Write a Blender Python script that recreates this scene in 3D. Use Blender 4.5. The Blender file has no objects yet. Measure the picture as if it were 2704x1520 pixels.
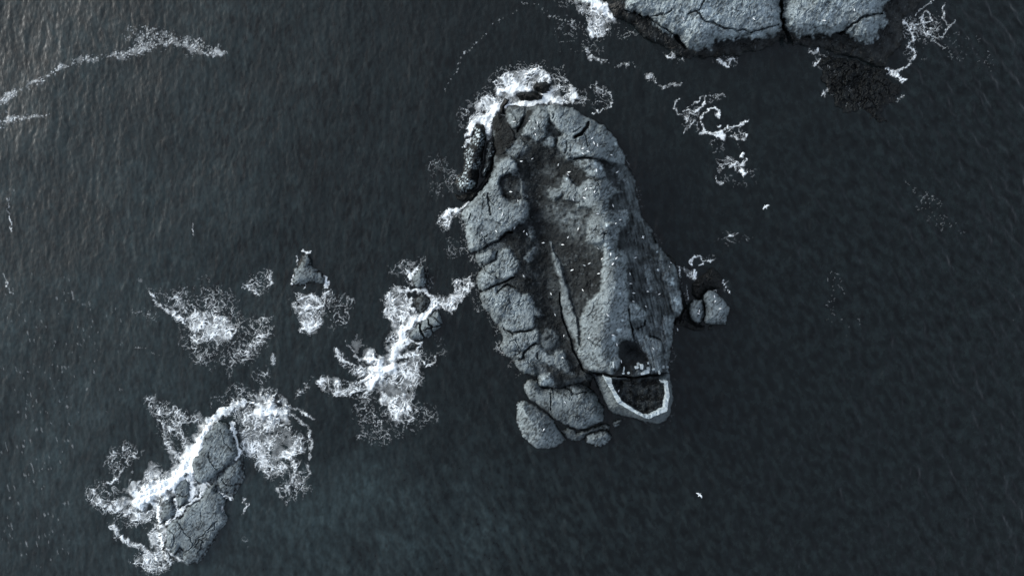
import bpy, math, random
import numpy as np

# ---------------------------------------------------------------- camera, sky, sun, exposure
S = 0.07            # metres per photograph pixel at sea level
H = 140.0           # camera height above the sea
CU, CV = 1352.0, 760.0
scene = bpy.context.scene
cam_d = bpy.data.cameras.new('camera')
cam = bpy.data.objects.new('camera', cam_d)
scene.collection.objects.link(cam)
cam.location = (0, 0, H)
cam.rotation_euler = (0, 0, 0)
cam_d.sensor_width = 36.0
cam_d.lens = 36.0 * H / (2704 * S)
cam_d.clip_end = 20000
scene.camera = cam

SUN_EL, SUN_AZ = math.radians(26), math.radians(296)     # azimuth clockwise from +Y (top of the picture)
world = bpy.data.worlds.new('World')
scene.world = world
world.use_nodes = True
wn, wl = world.node_tree.nodes, world.node_tree.links
bg = wn['Background']
sky = wn.new('ShaderNodeTexSky')
sky.sky_type = 'NISHITA'
sky.sun_disc = False
sky.sun_elevation = SUN_EL
sky.sun_rotation = SUN_AZ
sky.dust_density = 3.0
sky.air_density = 1.0
hs = wn.new('ShaderNodeHueSaturation')
hs.inputs['Saturation'].default_value = 0.5
wl.new(sky.outputs[0], hs.inputs['Color'])
wl.new(hs.outputs[0], bg.inputs['Color'])
bg.inputs['Strength'].default_value = 0.12

sun_d = bpy.data.lights.new('sun', 'SUN')
sun_d.energy = 0.5
sun_d.angle = math.radians(30)
sun_d.color = (0.90, 1.0, 1.05)
sun = bpy.data.objects.new('sun', sun_d)
scene.collection.objects.link(sun)
sun.rotation_euler = (math.pi / 2 - SUN_EL, 0, math.pi - SUN_AZ)
vs = scene.view_settings
vs.view_transform = 'Standard'
vs.look = 'None'
vs.exposure = 1.3
vs.gamma = 1.0
vs.use_curve_mapping = False

rng = np.random.default_rng(11)
random.seed(5)
COL = scene.collection

# ---------------------------------------------------------------- measured frames: (u0, v0, scale)
FR = {'Z': (0, 0, 2576 / 2704), 'A': (1150, 130, 2.6325), 'B': (1150, 600, 2.41375), 'C': (1450, 0, 2.3418),
      'D': (200, 620, 3.017), 'E': (200, 980, 2.6815), 'F': (800, 640, 2.586), 'H': (0, 0, 3.62),
      'R': (1740, 230, 4.994), 'I': (1750, 650, 6.033), 'K': (750, 640, 5.567), 'G': (1160, 150, 3.713),
      'N1': (1200, 260, 7.24), 'N2': (1200, 460, 7.24), 'N3': (1200, 640, 7.24), 'N4': (1250, 820, 7.24),
      'N5': (1450, 260, 7.24), 'N6': (1450, 440, 7.24), 'N7': (1480, 620, 7.241), 'N8': (1480, 800, 7.241),
      'W': (1520, 920, 6.297), 'P': (0, 0, 1.0)}


def T(frame, *pts):
    """points read in one enlarged frame -> survey coordinates"""
    u0, v0, s = FR[frame]
    return [(u0 + p[0] / s, v0 + p[1] / s) + tuple(p[2:]) for p in pts]


def place(u, v, z):
    """survey coordinates at height z -> world position"""
    k = S * (H - z) / H
    return (u - CU) * k, -(v - CV) * k, z


# ---------------------------------------------------------------- noise
_R = np.random.default_rng(4242)
_PERM = _R.permutation(4096).astype(np.int32)
_RND = _R.random(4096).astype(np.float32)
_GX = np.cos(_RND * 2 * math.pi).astype(np.float32)
_GY = np.sin(_RND * 2 * math.pi).astype(np.float32)


def _hash(ix, iy, seed):
    return _PERM[(_PERM[(ix + (seed * 517) % 4096) & 4095] + iy) & 4095]


def perlin(x, y, seed=0):
    fx, fy = np.floor(x), np.floor(y)
    ix, iy = fx.astype(np.int32), fy.astype(np.int32)
    fx, fy = (x - fx).astype(np.float32), (y - fy).astype(np.float32)
    sx, sy = fx * fx * fx * (fx * (fx * 6 - 15) + 10), fy * fy * fy * (fy * (fy * 6 - 15) + 10)

    def g(a, b):
        t = _hash(ix + a, iy + b, seed)
        return _GX[t] * (fx - a) + _GY[t] * (fy - b)
    n0 = g(0, 0)
    n0 += (g(1, 0) - n0) * sx
    n1 = g(0, 1)
    n1 += (g(1, 1) - n1) * sx
    return (n0 + (n1 - n0) * sy) * 1.5


def fbm(u, v, scale, seed=0, octv=4, gain=0.5):
    t, a, f = 0.0, 1.0, 1.0 / scale
    for i in range(octv):
        t = t + a * perlin(u * f + 17.3 * i, v * f - 9.1 * i, seed + i)
        a *= gain
        f *= 2.03
    return t


def worley(u, v, scale, seed=0):
    """F1, F2 and a random number per cell"""
    x, y = (u / scale).astype(np.float32), (v / scale).astype(np.float32)
    ix, iy = np.floor(x).astype(np.int32), np.floor(y).astype(np.int32)
    f1 = np.full(x.shape, 9.0, np.float32)
    f2 = np.full(x.shape, 9.0, np.float32)
    cid = np.zeros(x.shape, np.float32)
    for a in (-1, 0, 1):
        for b in (-1, 0, 1):
            h = _hash(ix + a, iy + b, seed)
            d = np.hypot(ix + (a + _RND[h]) - x, iy + (b + _RND[(h + 1777) & 4095]) - y)
            near = d < f1
            f2 = np.where(near, f1, np.minimum(f2, d))
            cid = np.where(near, _RND[(h + 911) & 4095], cid)
            f1 = np.where(near, d, f1)
    return f1, f2, cid


def sstep(a, b, x):
    t = np.clip((x - a) / (b - a), 0, 1)
    return t * t * (3 - 2 * t)


def sdf(poly, U, V):
    """signed distance to a polygon, positive inside"""
    P = np.array([p[:2] for p in poly], float)
    d = np.full(U.shape, 1e9)
    ins = np.zeros(U.shape, bool)
    for i in range(len(P)):
        ax, ay = P[i - 1]
        bx, by = P[i]
        ex, ey = bx - ax, by - ay
        L = ex * ex + ey * ey + 1e-9
        t = np.clip(((U - ax) * ex + (V - ay) * ey) / L, 0, 1)
        d = np.minimum(d, np.hypot(U - ax - t * ex, V - ay - t * ey))
        c = ((ay > V) != (by > V)) & (U < ex * (V - ay) / (ey if abs(ey) > 1e-9 else 1e-9) + ax)
        ins ^= c
    return np.where(ins, d, -d)


def ldist(line, U, V):
    """distance to a polyline, and the width interpolated along it (third value of its points)"""
    d = np.full(U.shape, 1e9)
    w = np.zeros(U.shape)
    for p, q in zip(line[:-1], line[1:]):
        ex, ey = q[0] - p[0], q[1] - p[1]
        t = np.clip(((U - p[0]) * ex + (V - p[1]) * ey) / (ex * ex + ey * ey + 1e-9), 0, 1)
        dd = np.hypot(U - p[0] - t * ex, V - p[1] - t * ey)
        near = dd < d
        d = np.where(near, dd, d)
        if len(p) > 2:
            w = np.where(near, p[2] + (q[2] - p[2]) * t, w)
    return d, w


def bbox(pts, pad):
    a = np.array([p[:2] for p in pts])
    return a[:, 0].min() - pad, a[:, 0].max() + pad, a[:, 1].min() - pad, a[:, 1].max() + pad


# ---------------------------------------------------------------- mesh + material helpers
def new_mesh(name, verts, faces, attrs=None, smooth=False):
    me = bpy.data.meshes.new(name)
    faces = np.asarray(faces, np.int32)
    n, k = faces.shape
    me.vertices.add(len(verts))
    me.vertices.foreach_set('co', np.asarray(verts, np.float32).ravel())
    me.loops.add(n * k)
    me.loops.foreach_set('vertex_index', faces.ravel())
    me.polygons.add(n)
    me.polygons.foreach_set('loop_start', np.arange(0, n * k, k, dtype=np.int32))
    me.polygons.foreach_set('loop_total', np.full(n, k, np.int32))
    me.polygons.foreach_set('use_smooth', np.full(n, smooth))
    for an, arr in (attrs or {}).items():
        arr = np.asarray(arr, np.float32)
        if arr.ndim == 2:
            a = me.attributes.new(an, 'FLOAT_COLOR', 'POINT')
            a.data.foreach_set('color', np.hstack([arr, np.ones((len(arr), 1), np.float32)]).ravel())
        else:
            a = me.attributes.new(an, 'FLOAT', 'POINT')
            a.data.foreach_set('value', arr)
    me.update(calc_edges=True)
    return me


def add(name, me, mat=None, parent=None, label=None, cat=None, group=None, kind=None, loc=None):
    o = bpy.data.objects.new(name, me)
    COL.objects.link(o)
    if mat and not me.materials:
        me.materials.append(mat)
    if parent:
        o.parent = parent
    if loc is not None:
        o.location = loc
    for k, v in (('label', label), ('category', cat), ('group', group), ('kind', kind)):
        if v:
            o[k] = v
    return o


def empty(name, loc, label, cat, group=None):
    return add(name, None, None, None, label, cat, group, None, loc)


def grid_faces(shape, mask):
    """quads of a grid where mask (faces) holds, with only the vertices they use"""
    r, c = shape
    idx = np.arange(r * c).reshape(r, c)
    q = np.stack([idx[1:, :-1], idx[1:, 1:], idx[:-1, 1:], idx[:-1, :-1]], -1)[mask]
    used, inv = np.unique(q.ravel(), return_inverse=True)
    return used, inv.reshape(-1, 4)


def nodes_of(m):
    m.use_nodes = True
    return m.node_tree.nodes, m.node_tree.links


def rock_material():
    m = bpy.data.materials.new('weathered_rock')
    n, l = nodes_of(m)
    p = n['Principled BSDF']
    at = n.new('ShaderNodeAttribute'); at.attribute_name = 'tone'
    wet = n.new('ShaderNodeAttribute'); wet.attribute_name = 'wet'
    tc = n.new('ShaderNodeTexCoord')
    nz = n.new('ShaderNodeTexNoise')
    nz.inputs['Scale'].default_value = 3.2; nz.inputs['Detail'].default_value = 5
    l.new(tc.outputs['Object'], nz.inputs['Vector'])
    mr = n.new('ShaderNodeMapRange')
    mr.inputs['From Min'].default_value = 0.3; mr.inputs['From Max'].default_value = 0.7
    mr.inputs['To Min'].default_value = 0.78; mr.inputs['To Max'].default_value = 1.22
    l.new(nz.outputs['Fac'], mr.inputs['Value'])
    mul = n.new('ShaderNodeVectorMath'); mul.operation = 'SCALE'
    l.new(at.outputs['Color'], mul.inputs[0]); l.new(mr.outputs[0], mul.inputs['Scale'])
    l.new(mul.outputs[0], p.inputs['Base Color'])
    r2 = n.new('ShaderNodeMapRange')
    r2.inputs['To Min'].default_value = 0.9; r2.inputs['To Max'].default_value = 0.42
    l.new(wet.outputs['Fac'], r2.inputs['Value']); l.new(r2.outputs[0], p.inputs['Roughness'])
    p.inputs['Specular IOR Level'].default_value = 0.12
    b = n.new('ShaderNodeBump'); b.inputs['Strength'].default_value = 0.25; b.inputs['Distance'].default_value = 0.1
    l.new(nz.outputs['Fac'], b.inputs['Height']); l.new(b.outputs[0], p.inputs['Normal'])
    return m


def sea_material():
    m = bpy.data.materials.new('sea_water')
    n, l = nodes_of(m)
    p = n['Principled BSDF']
    at = n.new('ShaderNodeAttribute'); at.attribute_name = 'tone'
    l.new(at.outputs['Color'], p.inputs['Base Color'])
    p.inputs['IOR'].default_value = 1.34
    p.inputs['Roughness'].default_value = 0.20
    tc = n.new('ShaderNodeTexCoord')
    mp = n.new('ShaderNodeMapping'); mp.inputs['Rotation'].default_value = (0, 0, 0.25); mp.inputs['Scale'].default_value = (1.9, 0.8, 1)
    nz = n.new('ShaderNodeTexNoise'); nz.inputs['Scale'].default_value = 1.1; nz.inputs['Detail'].default_value = 4
    l.new(tc.outputs['Object'], mp.inputs['Vector']); l.new(mp.outputs[0], nz.inputs['Vector'])
    b = n.new('ShaderNodeBump'); b.inputs['Strength'].default_value = 0.35; b.inputs['Distance'].default_value = 0.12
    l.new(nz.outputs['Fac'], b.inputs['Height']); l.new(b.outputs[0], p.inputs['Normal'])
    return m


def foam_material():
    m = bpy.data.materials.new('white_foam')
    n, l = nodes_of(m)
    p = n['Principled BSDF']
    p.inputs['Roughness'].default_value = 0.95
    p.inputs['Specular IOR Level'].default_value = 0.1
    at = n.new('ShaderNodeAttribute'); at.attribute_name = 'cover'
    tc = n.new('ShaderNodeTexCoord')
    nz = n.new('ShaderNodeTexNoise'); nz.inputs['Scale'].default_value = 4.0; nz.inputs['Detail'].default_value = 4
    l.new(tc.outputs['Object'], nz.inputs['Vector'])
    cr = n.new('ShaderNodeValToRGB')
    cr.color_ramp.elements[0].position = 0.3; cr.color_ramp.elements[0].color = (0.62, 0.70, 0.74, 1)
    cr.color_ramp.elements[1].position = 0.6; cr.color_ramp.elements[1].color = (0.84, 0.90, 0.93, 1)
    l.new(nz.outputs['Fac'], cr.inputs['Fac']); l.new(cr.outputs[0], p.inputs['Base Color'])
    l.new(at.outputs['Fac'], p.inputs['Alpha'])
    b = n.new('ShaderNodeBump'); b.inputs['Strength'].default_value = 0.12; b.inputs['Distance'].default_value = 0.1
    l.new(nz.outputs['Fac'], b.inputs['Height']); l.new(b.outputs[0], p.inputs['Normal'])
    return m


def plain_material(name, col, rough=0.8, var=0.25, scale=4.0):
    m = bpy.data.materials.new(name)
    n, l = nodes_of(m)
    p = n['Principled BSDF']
    p.inputs['Roughness'].default_value = rough
    p.inputs['Specular IOR Level'].default_value = 0.25
    tc = n.new('ShaderNodeTexCoord')
    nz = n.new('ShaderNodeTexNoise'); nz.inputs['Scale'].default_value = scale; nz.inputs['Detail'].default_value = 5
    l.new(tc.outputs['Object'], nz.inputs['Vector'])
    cr = n.new('ShaderNodeValToRGB')
    cr.color_ramp.elements[0].position = 0.32; cr.color_ramp.elements[0].color = tuple(c * (1 - var) for c in col) + (1,)
    cr.color_ramp.elements[1].position = 0.68; cr.color_ramp.elements[1].color = tuple(min(1, c * (1 + var)) for c in col) + (1,)
    l.new(nz.outputs['Fac'], cr.inputs['Fac']); l.new(cr.outputs[0], p.inputs['Base Color'])
    return m


M_ROCK, M_SEA, M_FOAM = rock_material(), sea_material(), foam_material()
TINT = np.array([0.82, 1.0, 1.09])
ROCK, TURF, WET, PALE = 0.158, 0.0135, 0.006, 0.30

# ---------------------------------------------------------------- the sea
def hollow_shade(u, v):
    """shade of small wave hollows left of the island, put into the water colour as dark upright dashes"""
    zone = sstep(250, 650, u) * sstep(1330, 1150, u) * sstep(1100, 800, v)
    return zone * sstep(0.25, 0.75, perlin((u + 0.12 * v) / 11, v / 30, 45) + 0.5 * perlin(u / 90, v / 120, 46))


def sea_height(u, v):
    k = sstep(900, 2300, u + 0.9 * (v - 500))                # crests lean over towards the lower right
    wu = u + 11 * perlin(u / 60, v / 60, 5) + 5 * perlin(u / 22, v / 22, 6)

    def comp(ang, lam, length, seed):
        c, s_ = math.cos(ang), math.sin(ang)
        return perlin((wu * c + v * s_) / lam, (-wu * s_ + v * c) / length, seed)
    a = comp(0.12, 30, 95, 31) * (1 - k) + comp(-0.55, 34, 90, 33) * k
    b = comp(0.05, 13, 40, 35) * (1 - k) + comp(-0.60, 14, 42, 37) * k
    c = perlin(u / 7.5, v / 11, 39)
    swell = fbm(u, v, 260, 41, 2)
    e = 0.5 + 1.3 * k
    return 0.085 * e * a + 0.065 * e * b + 0.024 * c + 0.2 * swell


def axis(lo, hi, step, far):
    core = np.arange(lo, hi + step, step)
    out = [step]
    tot = step
    while tot < far:
        out.append(out[-1] * 1.45)
        tot += out[-1]
    e = np.cumsum(out)
    return np.concatenate([(core[0] - e)[::-1], core, core[-1] + e])


def build_sea():
    au, av = axis(-45, 2750, 3.0, 60000), axis(-45, 1566, 3.0, 60000)
    U, V = np.meshgrid(au, av)
    near = sstep(120, 5, np.maximum(np.abs(U - CU) - 1352, np.abs(V - CV) - 760))
    Z = sea_height(U, V) * near - 0.1
    tone = 0.0072 * np.ones(U.shape)
    # air and sand stirred into the water below the skerries
    tone += 0.013 * np.exp(-(((U - 980) / 420) ** 2 + ((V - 1400) / 190) ** 2)) * (0.8 + 0.8 * fbm(U, V, 150, 61, 3))
    tone += 0.011 * sstep(1400, 200, U) * (1 + 0.6 * fbm(U, V, 240, 64, 3))  # left side lightened in the colour for the brighter sky reflected there
    tone *= 1 + 0.25 * fbm(U, V, 45, 67, 3)
    tone *= np.clip(1 + 0.28 * fbm(U, V * 0.7, 8, 79, 2, 0.7), 0.4, 1.8)  # fine chop put into the water colour as lighter and darker grain
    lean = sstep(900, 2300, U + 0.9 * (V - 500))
    ripple_shade = fbm(U - V * 0.15, V * 0.35, 13, 71, 3) * (1 - lean) + fbm(U - 0.6 * V, (V + 0.6 * U) * 0.55, 20, 75, 3) * lean  # light and shade of the ripples painted as streaks of water colour
    tone *= np.clip(1 + (0.42 + 0.3 * lean) * ripple_shade, 0.35, 2) * (1 - 0.5 * hollow_shade(U, V))
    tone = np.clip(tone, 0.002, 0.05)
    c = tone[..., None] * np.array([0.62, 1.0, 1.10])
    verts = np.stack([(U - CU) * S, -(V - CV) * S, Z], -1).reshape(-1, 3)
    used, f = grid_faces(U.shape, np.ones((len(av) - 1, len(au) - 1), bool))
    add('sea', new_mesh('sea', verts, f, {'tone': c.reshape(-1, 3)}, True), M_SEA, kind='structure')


build_sea()

# ---------------------------------------------------------------- rock bodies as height fields
class Body:
    def __init__(self, pts, step, pad=14):
        u0, u1, v0, v1 = bbox(pts, pad)
        self.U, self.V = np.meshgrid(np.arange(u0, u1, step), np.arange(v0, v1, step))
        U, V = self.U, self.V
        self.wu = U + 5 * fbm(U, V, 26, 101, 3)
        self.wv = V + 5 * fbm(U, V, 26, 131, 3)
        self.label = np.zeros(U.shape, int)
        self.names = ['body']
        self.fine = fbm(U, V, 7, 151, 3)
        self.grain = rng.standard_normal(U.shape)

    def inside(self, poly, jag=1.0):
        wu = self.U + jag * (self.wu - self.U)
        wv = self.V + jag * (self.wv - self.V)
        return sdf(poly, wu, wv)

    def rocky(self, blk=34, seed=201, lean=0.5):
        """fractured relief in metres: tilted blocks, a few open joints, rough grain"""
        U, V = self.wu + 3 * perlin(self.U / 9, self.V / 9, seed + 3), self.wv + 3 * perlin(self.U / 9, self.V / 9, seed + 4)
        f1, f2, c = worley(U + lean * V, V, blk * 1.3, seed)
        g1, g2, c2 = worley(U - 0.3 * V, V * 0.8, blk * 0.5, seed + 9)
        open_ = sstep(0.15, 0.6, fbm(self.U, self.V, 70, seed + 15, 2))
        h = 0.34 * (c - 0.5) - 0.32 * sstep(0.08, 0.0, f2 - f1) * open_
        h += 0.12 * (c2 - 0.5) - 0.10 * sstep(0.18, 0.0, g2 - g1) * sstep(0.1, 0.6, fbm(self.U, self.V, 40, seed + 17, 2))
        rough = 0.45 + 0.75 * sstep(-0.4, 0.4, fbm(self.U, self.V, 55, seed + 19, 2))
        rid = 1 - 2 * np.abs(fbm((U + 0.45 * V) * 1.6, (V - 0.45 * U) * 0.5, 19, seed + 20, 3, 0.6))
        h += rough * (0.07 * fbm(U, V, 24, seed + 30, 2) + 0.06 * fbm(U, V, 6.5, seed + 34, 2, 0.7) + 0.10 * rid)
        return h

    def speckle(self, seed=301):
        """light and dark blotches of the stone itself"""
        U, V = self.U, self.V
        t = 1.04 + 0.26 * fbm(U, V, 70, seed, 3) + 0.30 * fbm(U, V, 26, seed + 3, 3, 0.6) + 0.20 * fbm(U, V, 8, seed + 5, 3, 0.7) + 0.09 * self.grain
        ln = fbm(U, V, 60, seed + 7, 2)
        pit = perlin((U + 0.6 * V) / 6.0, (V - 0.3 * U) / 9.5, seed + 9) + 0.5 * perlin(U / 30, V / 30, seed + 10)
        t *= 1 - 0.60 * sstep(0.15, 0.45, pit + 0.25 * ln)
        vein = np.abs(fbm(U + 0.4 * V, V, 26, seed + 15, 2))
        t *= 1 - 0.45 * sstep(0.05, 0.0, vein) * sstep(-0.3, 0.3, ln)
        w = perlin(U / 6.5, V / 6, seed + 12) + 0.7 * perlin(U / 55, V / 55, seed + 13)
        t *= 1 + 0.45 * sstep(0.62, 0.95, w)
        return np.clip(t, 0.22, 2.4)

    def mesh_parts(self, Z, tone, wet, keep, parent, root, smooth=False):
        """one child mesh per label, or a single mesh when root is a name tuple"""
        X, Y = (self.U - CU) * S * (H - Z) / H, -(self.V - CV) * S * (H - Z) / H
        P = np.stack([X, Y, Z], -1).reshape(-1, 3)
        col = (np.clip(tone, 0.003, 0.8)[..., None] * TINT).reshape(-1, 3)
        w = np.clip(wet, 0, 1).ravel()
        fk = keep[1:, 1:] & keep[:-1, :-1] & keep[1:, :-1] & keep[:-1, 1:]
        fl = self.label[:-1, :-1]
        out = []
        off = np.array(root.location) if root else np.zeros(3)
        for i, nm in enumerate(self.names):
            m = fk & (fl == i)
            if not m.any():
                continue
            used, f = grid_faces(Z.shape, m)
            me = new_mesh(nm, P[used] - off, f, {'tone': col[used], 'wet': w[used]}, smooth)
            out.append(add(nm, me, M_ROCK, root))
        return out


def single_rock(name, poly, label, height, rim=9, step=1.8, tone=ROCK, seed=1, wetline=0.2, blk=26, group=None,
                cracks=(), speck=0.0, cat='rock', dome=0.0, jag=0.7, relief=0.8):
    b = Body(poly, step, 12)
    d = b.inside(poly, jag)
    dome_h = height * (1 - np.exp(-np.maximum(d, 0) / rim)) + dome * sstep(0, max(d.max(), 1), d)
    r = b.rocky(blk, 400 + seed * 13)
    z = dome_h + relief * r * sstep(0, rim * 1.2, d)
    for ln, w, dep in cracks:
        dd, _ = ldist(ln, b.wu, b.wv)
        z -= dep * sstep(w, w * 0.3, dd)
    z = np.where(d > 0, z, 0.22 * d)
    t = tone * b.speckle(500 + seed * 17)
    if speck > 0:
        dots = sstep(0.75 - speck, 1.15 - speck, perlin((b.U + 0.3 * b.V) / 4.0, b.V / 5.6, 600 + seed)) * (0.5 + 0.8 * sstep(-0.5, 0.5, perlin(b.U / 9, b.V / 14, 603 + seed)))
        mask = sstep(-0.35, 0.15, fbm(b.U, b.V, 40, 611 + seed, 2) + 0.25 * sstep(5, 14, d))
        t = np.maximum(t, 0.36 * dots * mask)
    wl = sstep(wetline + 0.5, wetline - 0.3, z + 0.8 * b.fine)
    t = t * (1 - wl) + np.minimum(t, WET * 1.2) * wl
    cu, cv = np.mean([p[0] for p in poly]), np.mean([p[1] for p in poly])
    keep = d > -5
    X, Y = (b.U - CU) * S * (H - z) / H, -(b.V - CV) * S * (H - z) / H
    ox, oy, _ = place(cu, cv, 0)
    P = np.stack([X - ox, Y - oy, z], -1).reshape(-1, 3)
    fk = keep[1:, 1:] & keep[:-1, :-1] & keep[1:, :-1] & keep[:-1, 1:]
    used, f = grid_faces(z.shape, fk)
    col = (np.clip(t, 0.003, 0.8)[..., None] * TINT).reshape(-1, 3)
    me = new_mesh(name, P[used], f, {'tone': col[used], 'wet': wl.ravel()[used]})
    return me, (ox, oy, 0.0), b, z


def rock_thing(name, poly, label, height, group=None, cat='rock', **kw):
    me, loc, b, z = single_rock(name, poly, label, height, **kw)
    return add(name, me, M_ROCK, None, label, cat, group, None, loc)


# ---- the main island
OUT = (T('A', (480, 470), (490, 402), (520, 398), (660, 395), (720, 384), (860, 380), (900, 395), (960, 412), (1040, 467), (1100, 492),
         (1165, 528), (1215, 572), (1255, 622), (1292, 690), (1319, 742), (1312, 792), (1345, 822), (1372, 880), (1395, 955),
         (1392, 1010), (1405, 1060), (1428, 1130), (1432, 1165), (1465, 1190), (1502, 1260), (1530, 1345))
       + T('B', (1400, 60), (1432, 130), (1472, 165), (1502, 220), (1540, 275), (1556, 340), (1572, 440), (1582, 520), (1562, 562),
           (1522, 582), (1518, 650), (1511, 720), (1500, 800), (1484, 870), (1490, 930), (1503, 1000), (1511, 1100), (1502, 1180),
           (1472, 1230), (1430, 1251), (1380, 1246), (1300, 1226), (1200, 1201), (1150, 1191), (1100, 1166), (1076, 1120),
           (1060, 1060), (1030, 1010), (1000, 960), (985, 1012), (920, 1002), (850, 1012), (760, 1032), (650, 1010), (640, 948), (560, 937), (520, 902),
           (488, 850), (440, 803), (408, 760), (428, 700), (408, 650), (398, 620), (358, 582), (336, 540), (298, 500), (268, 452),
           (286, 410), (248, 350), (258, 310), (296, 270), (286, 240), (254, 190), (262, 165), (228, 166), (208, 150), (198, 80))
       + T('A', (214, 1290), (200, 1225), (184, 1175), (188, 1120), (238, 1060), (298, 1000), (358, 930), (395, 850), (405, 770),
           (410, 680), (395, 560), (400, 480), (440, 440)))

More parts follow.
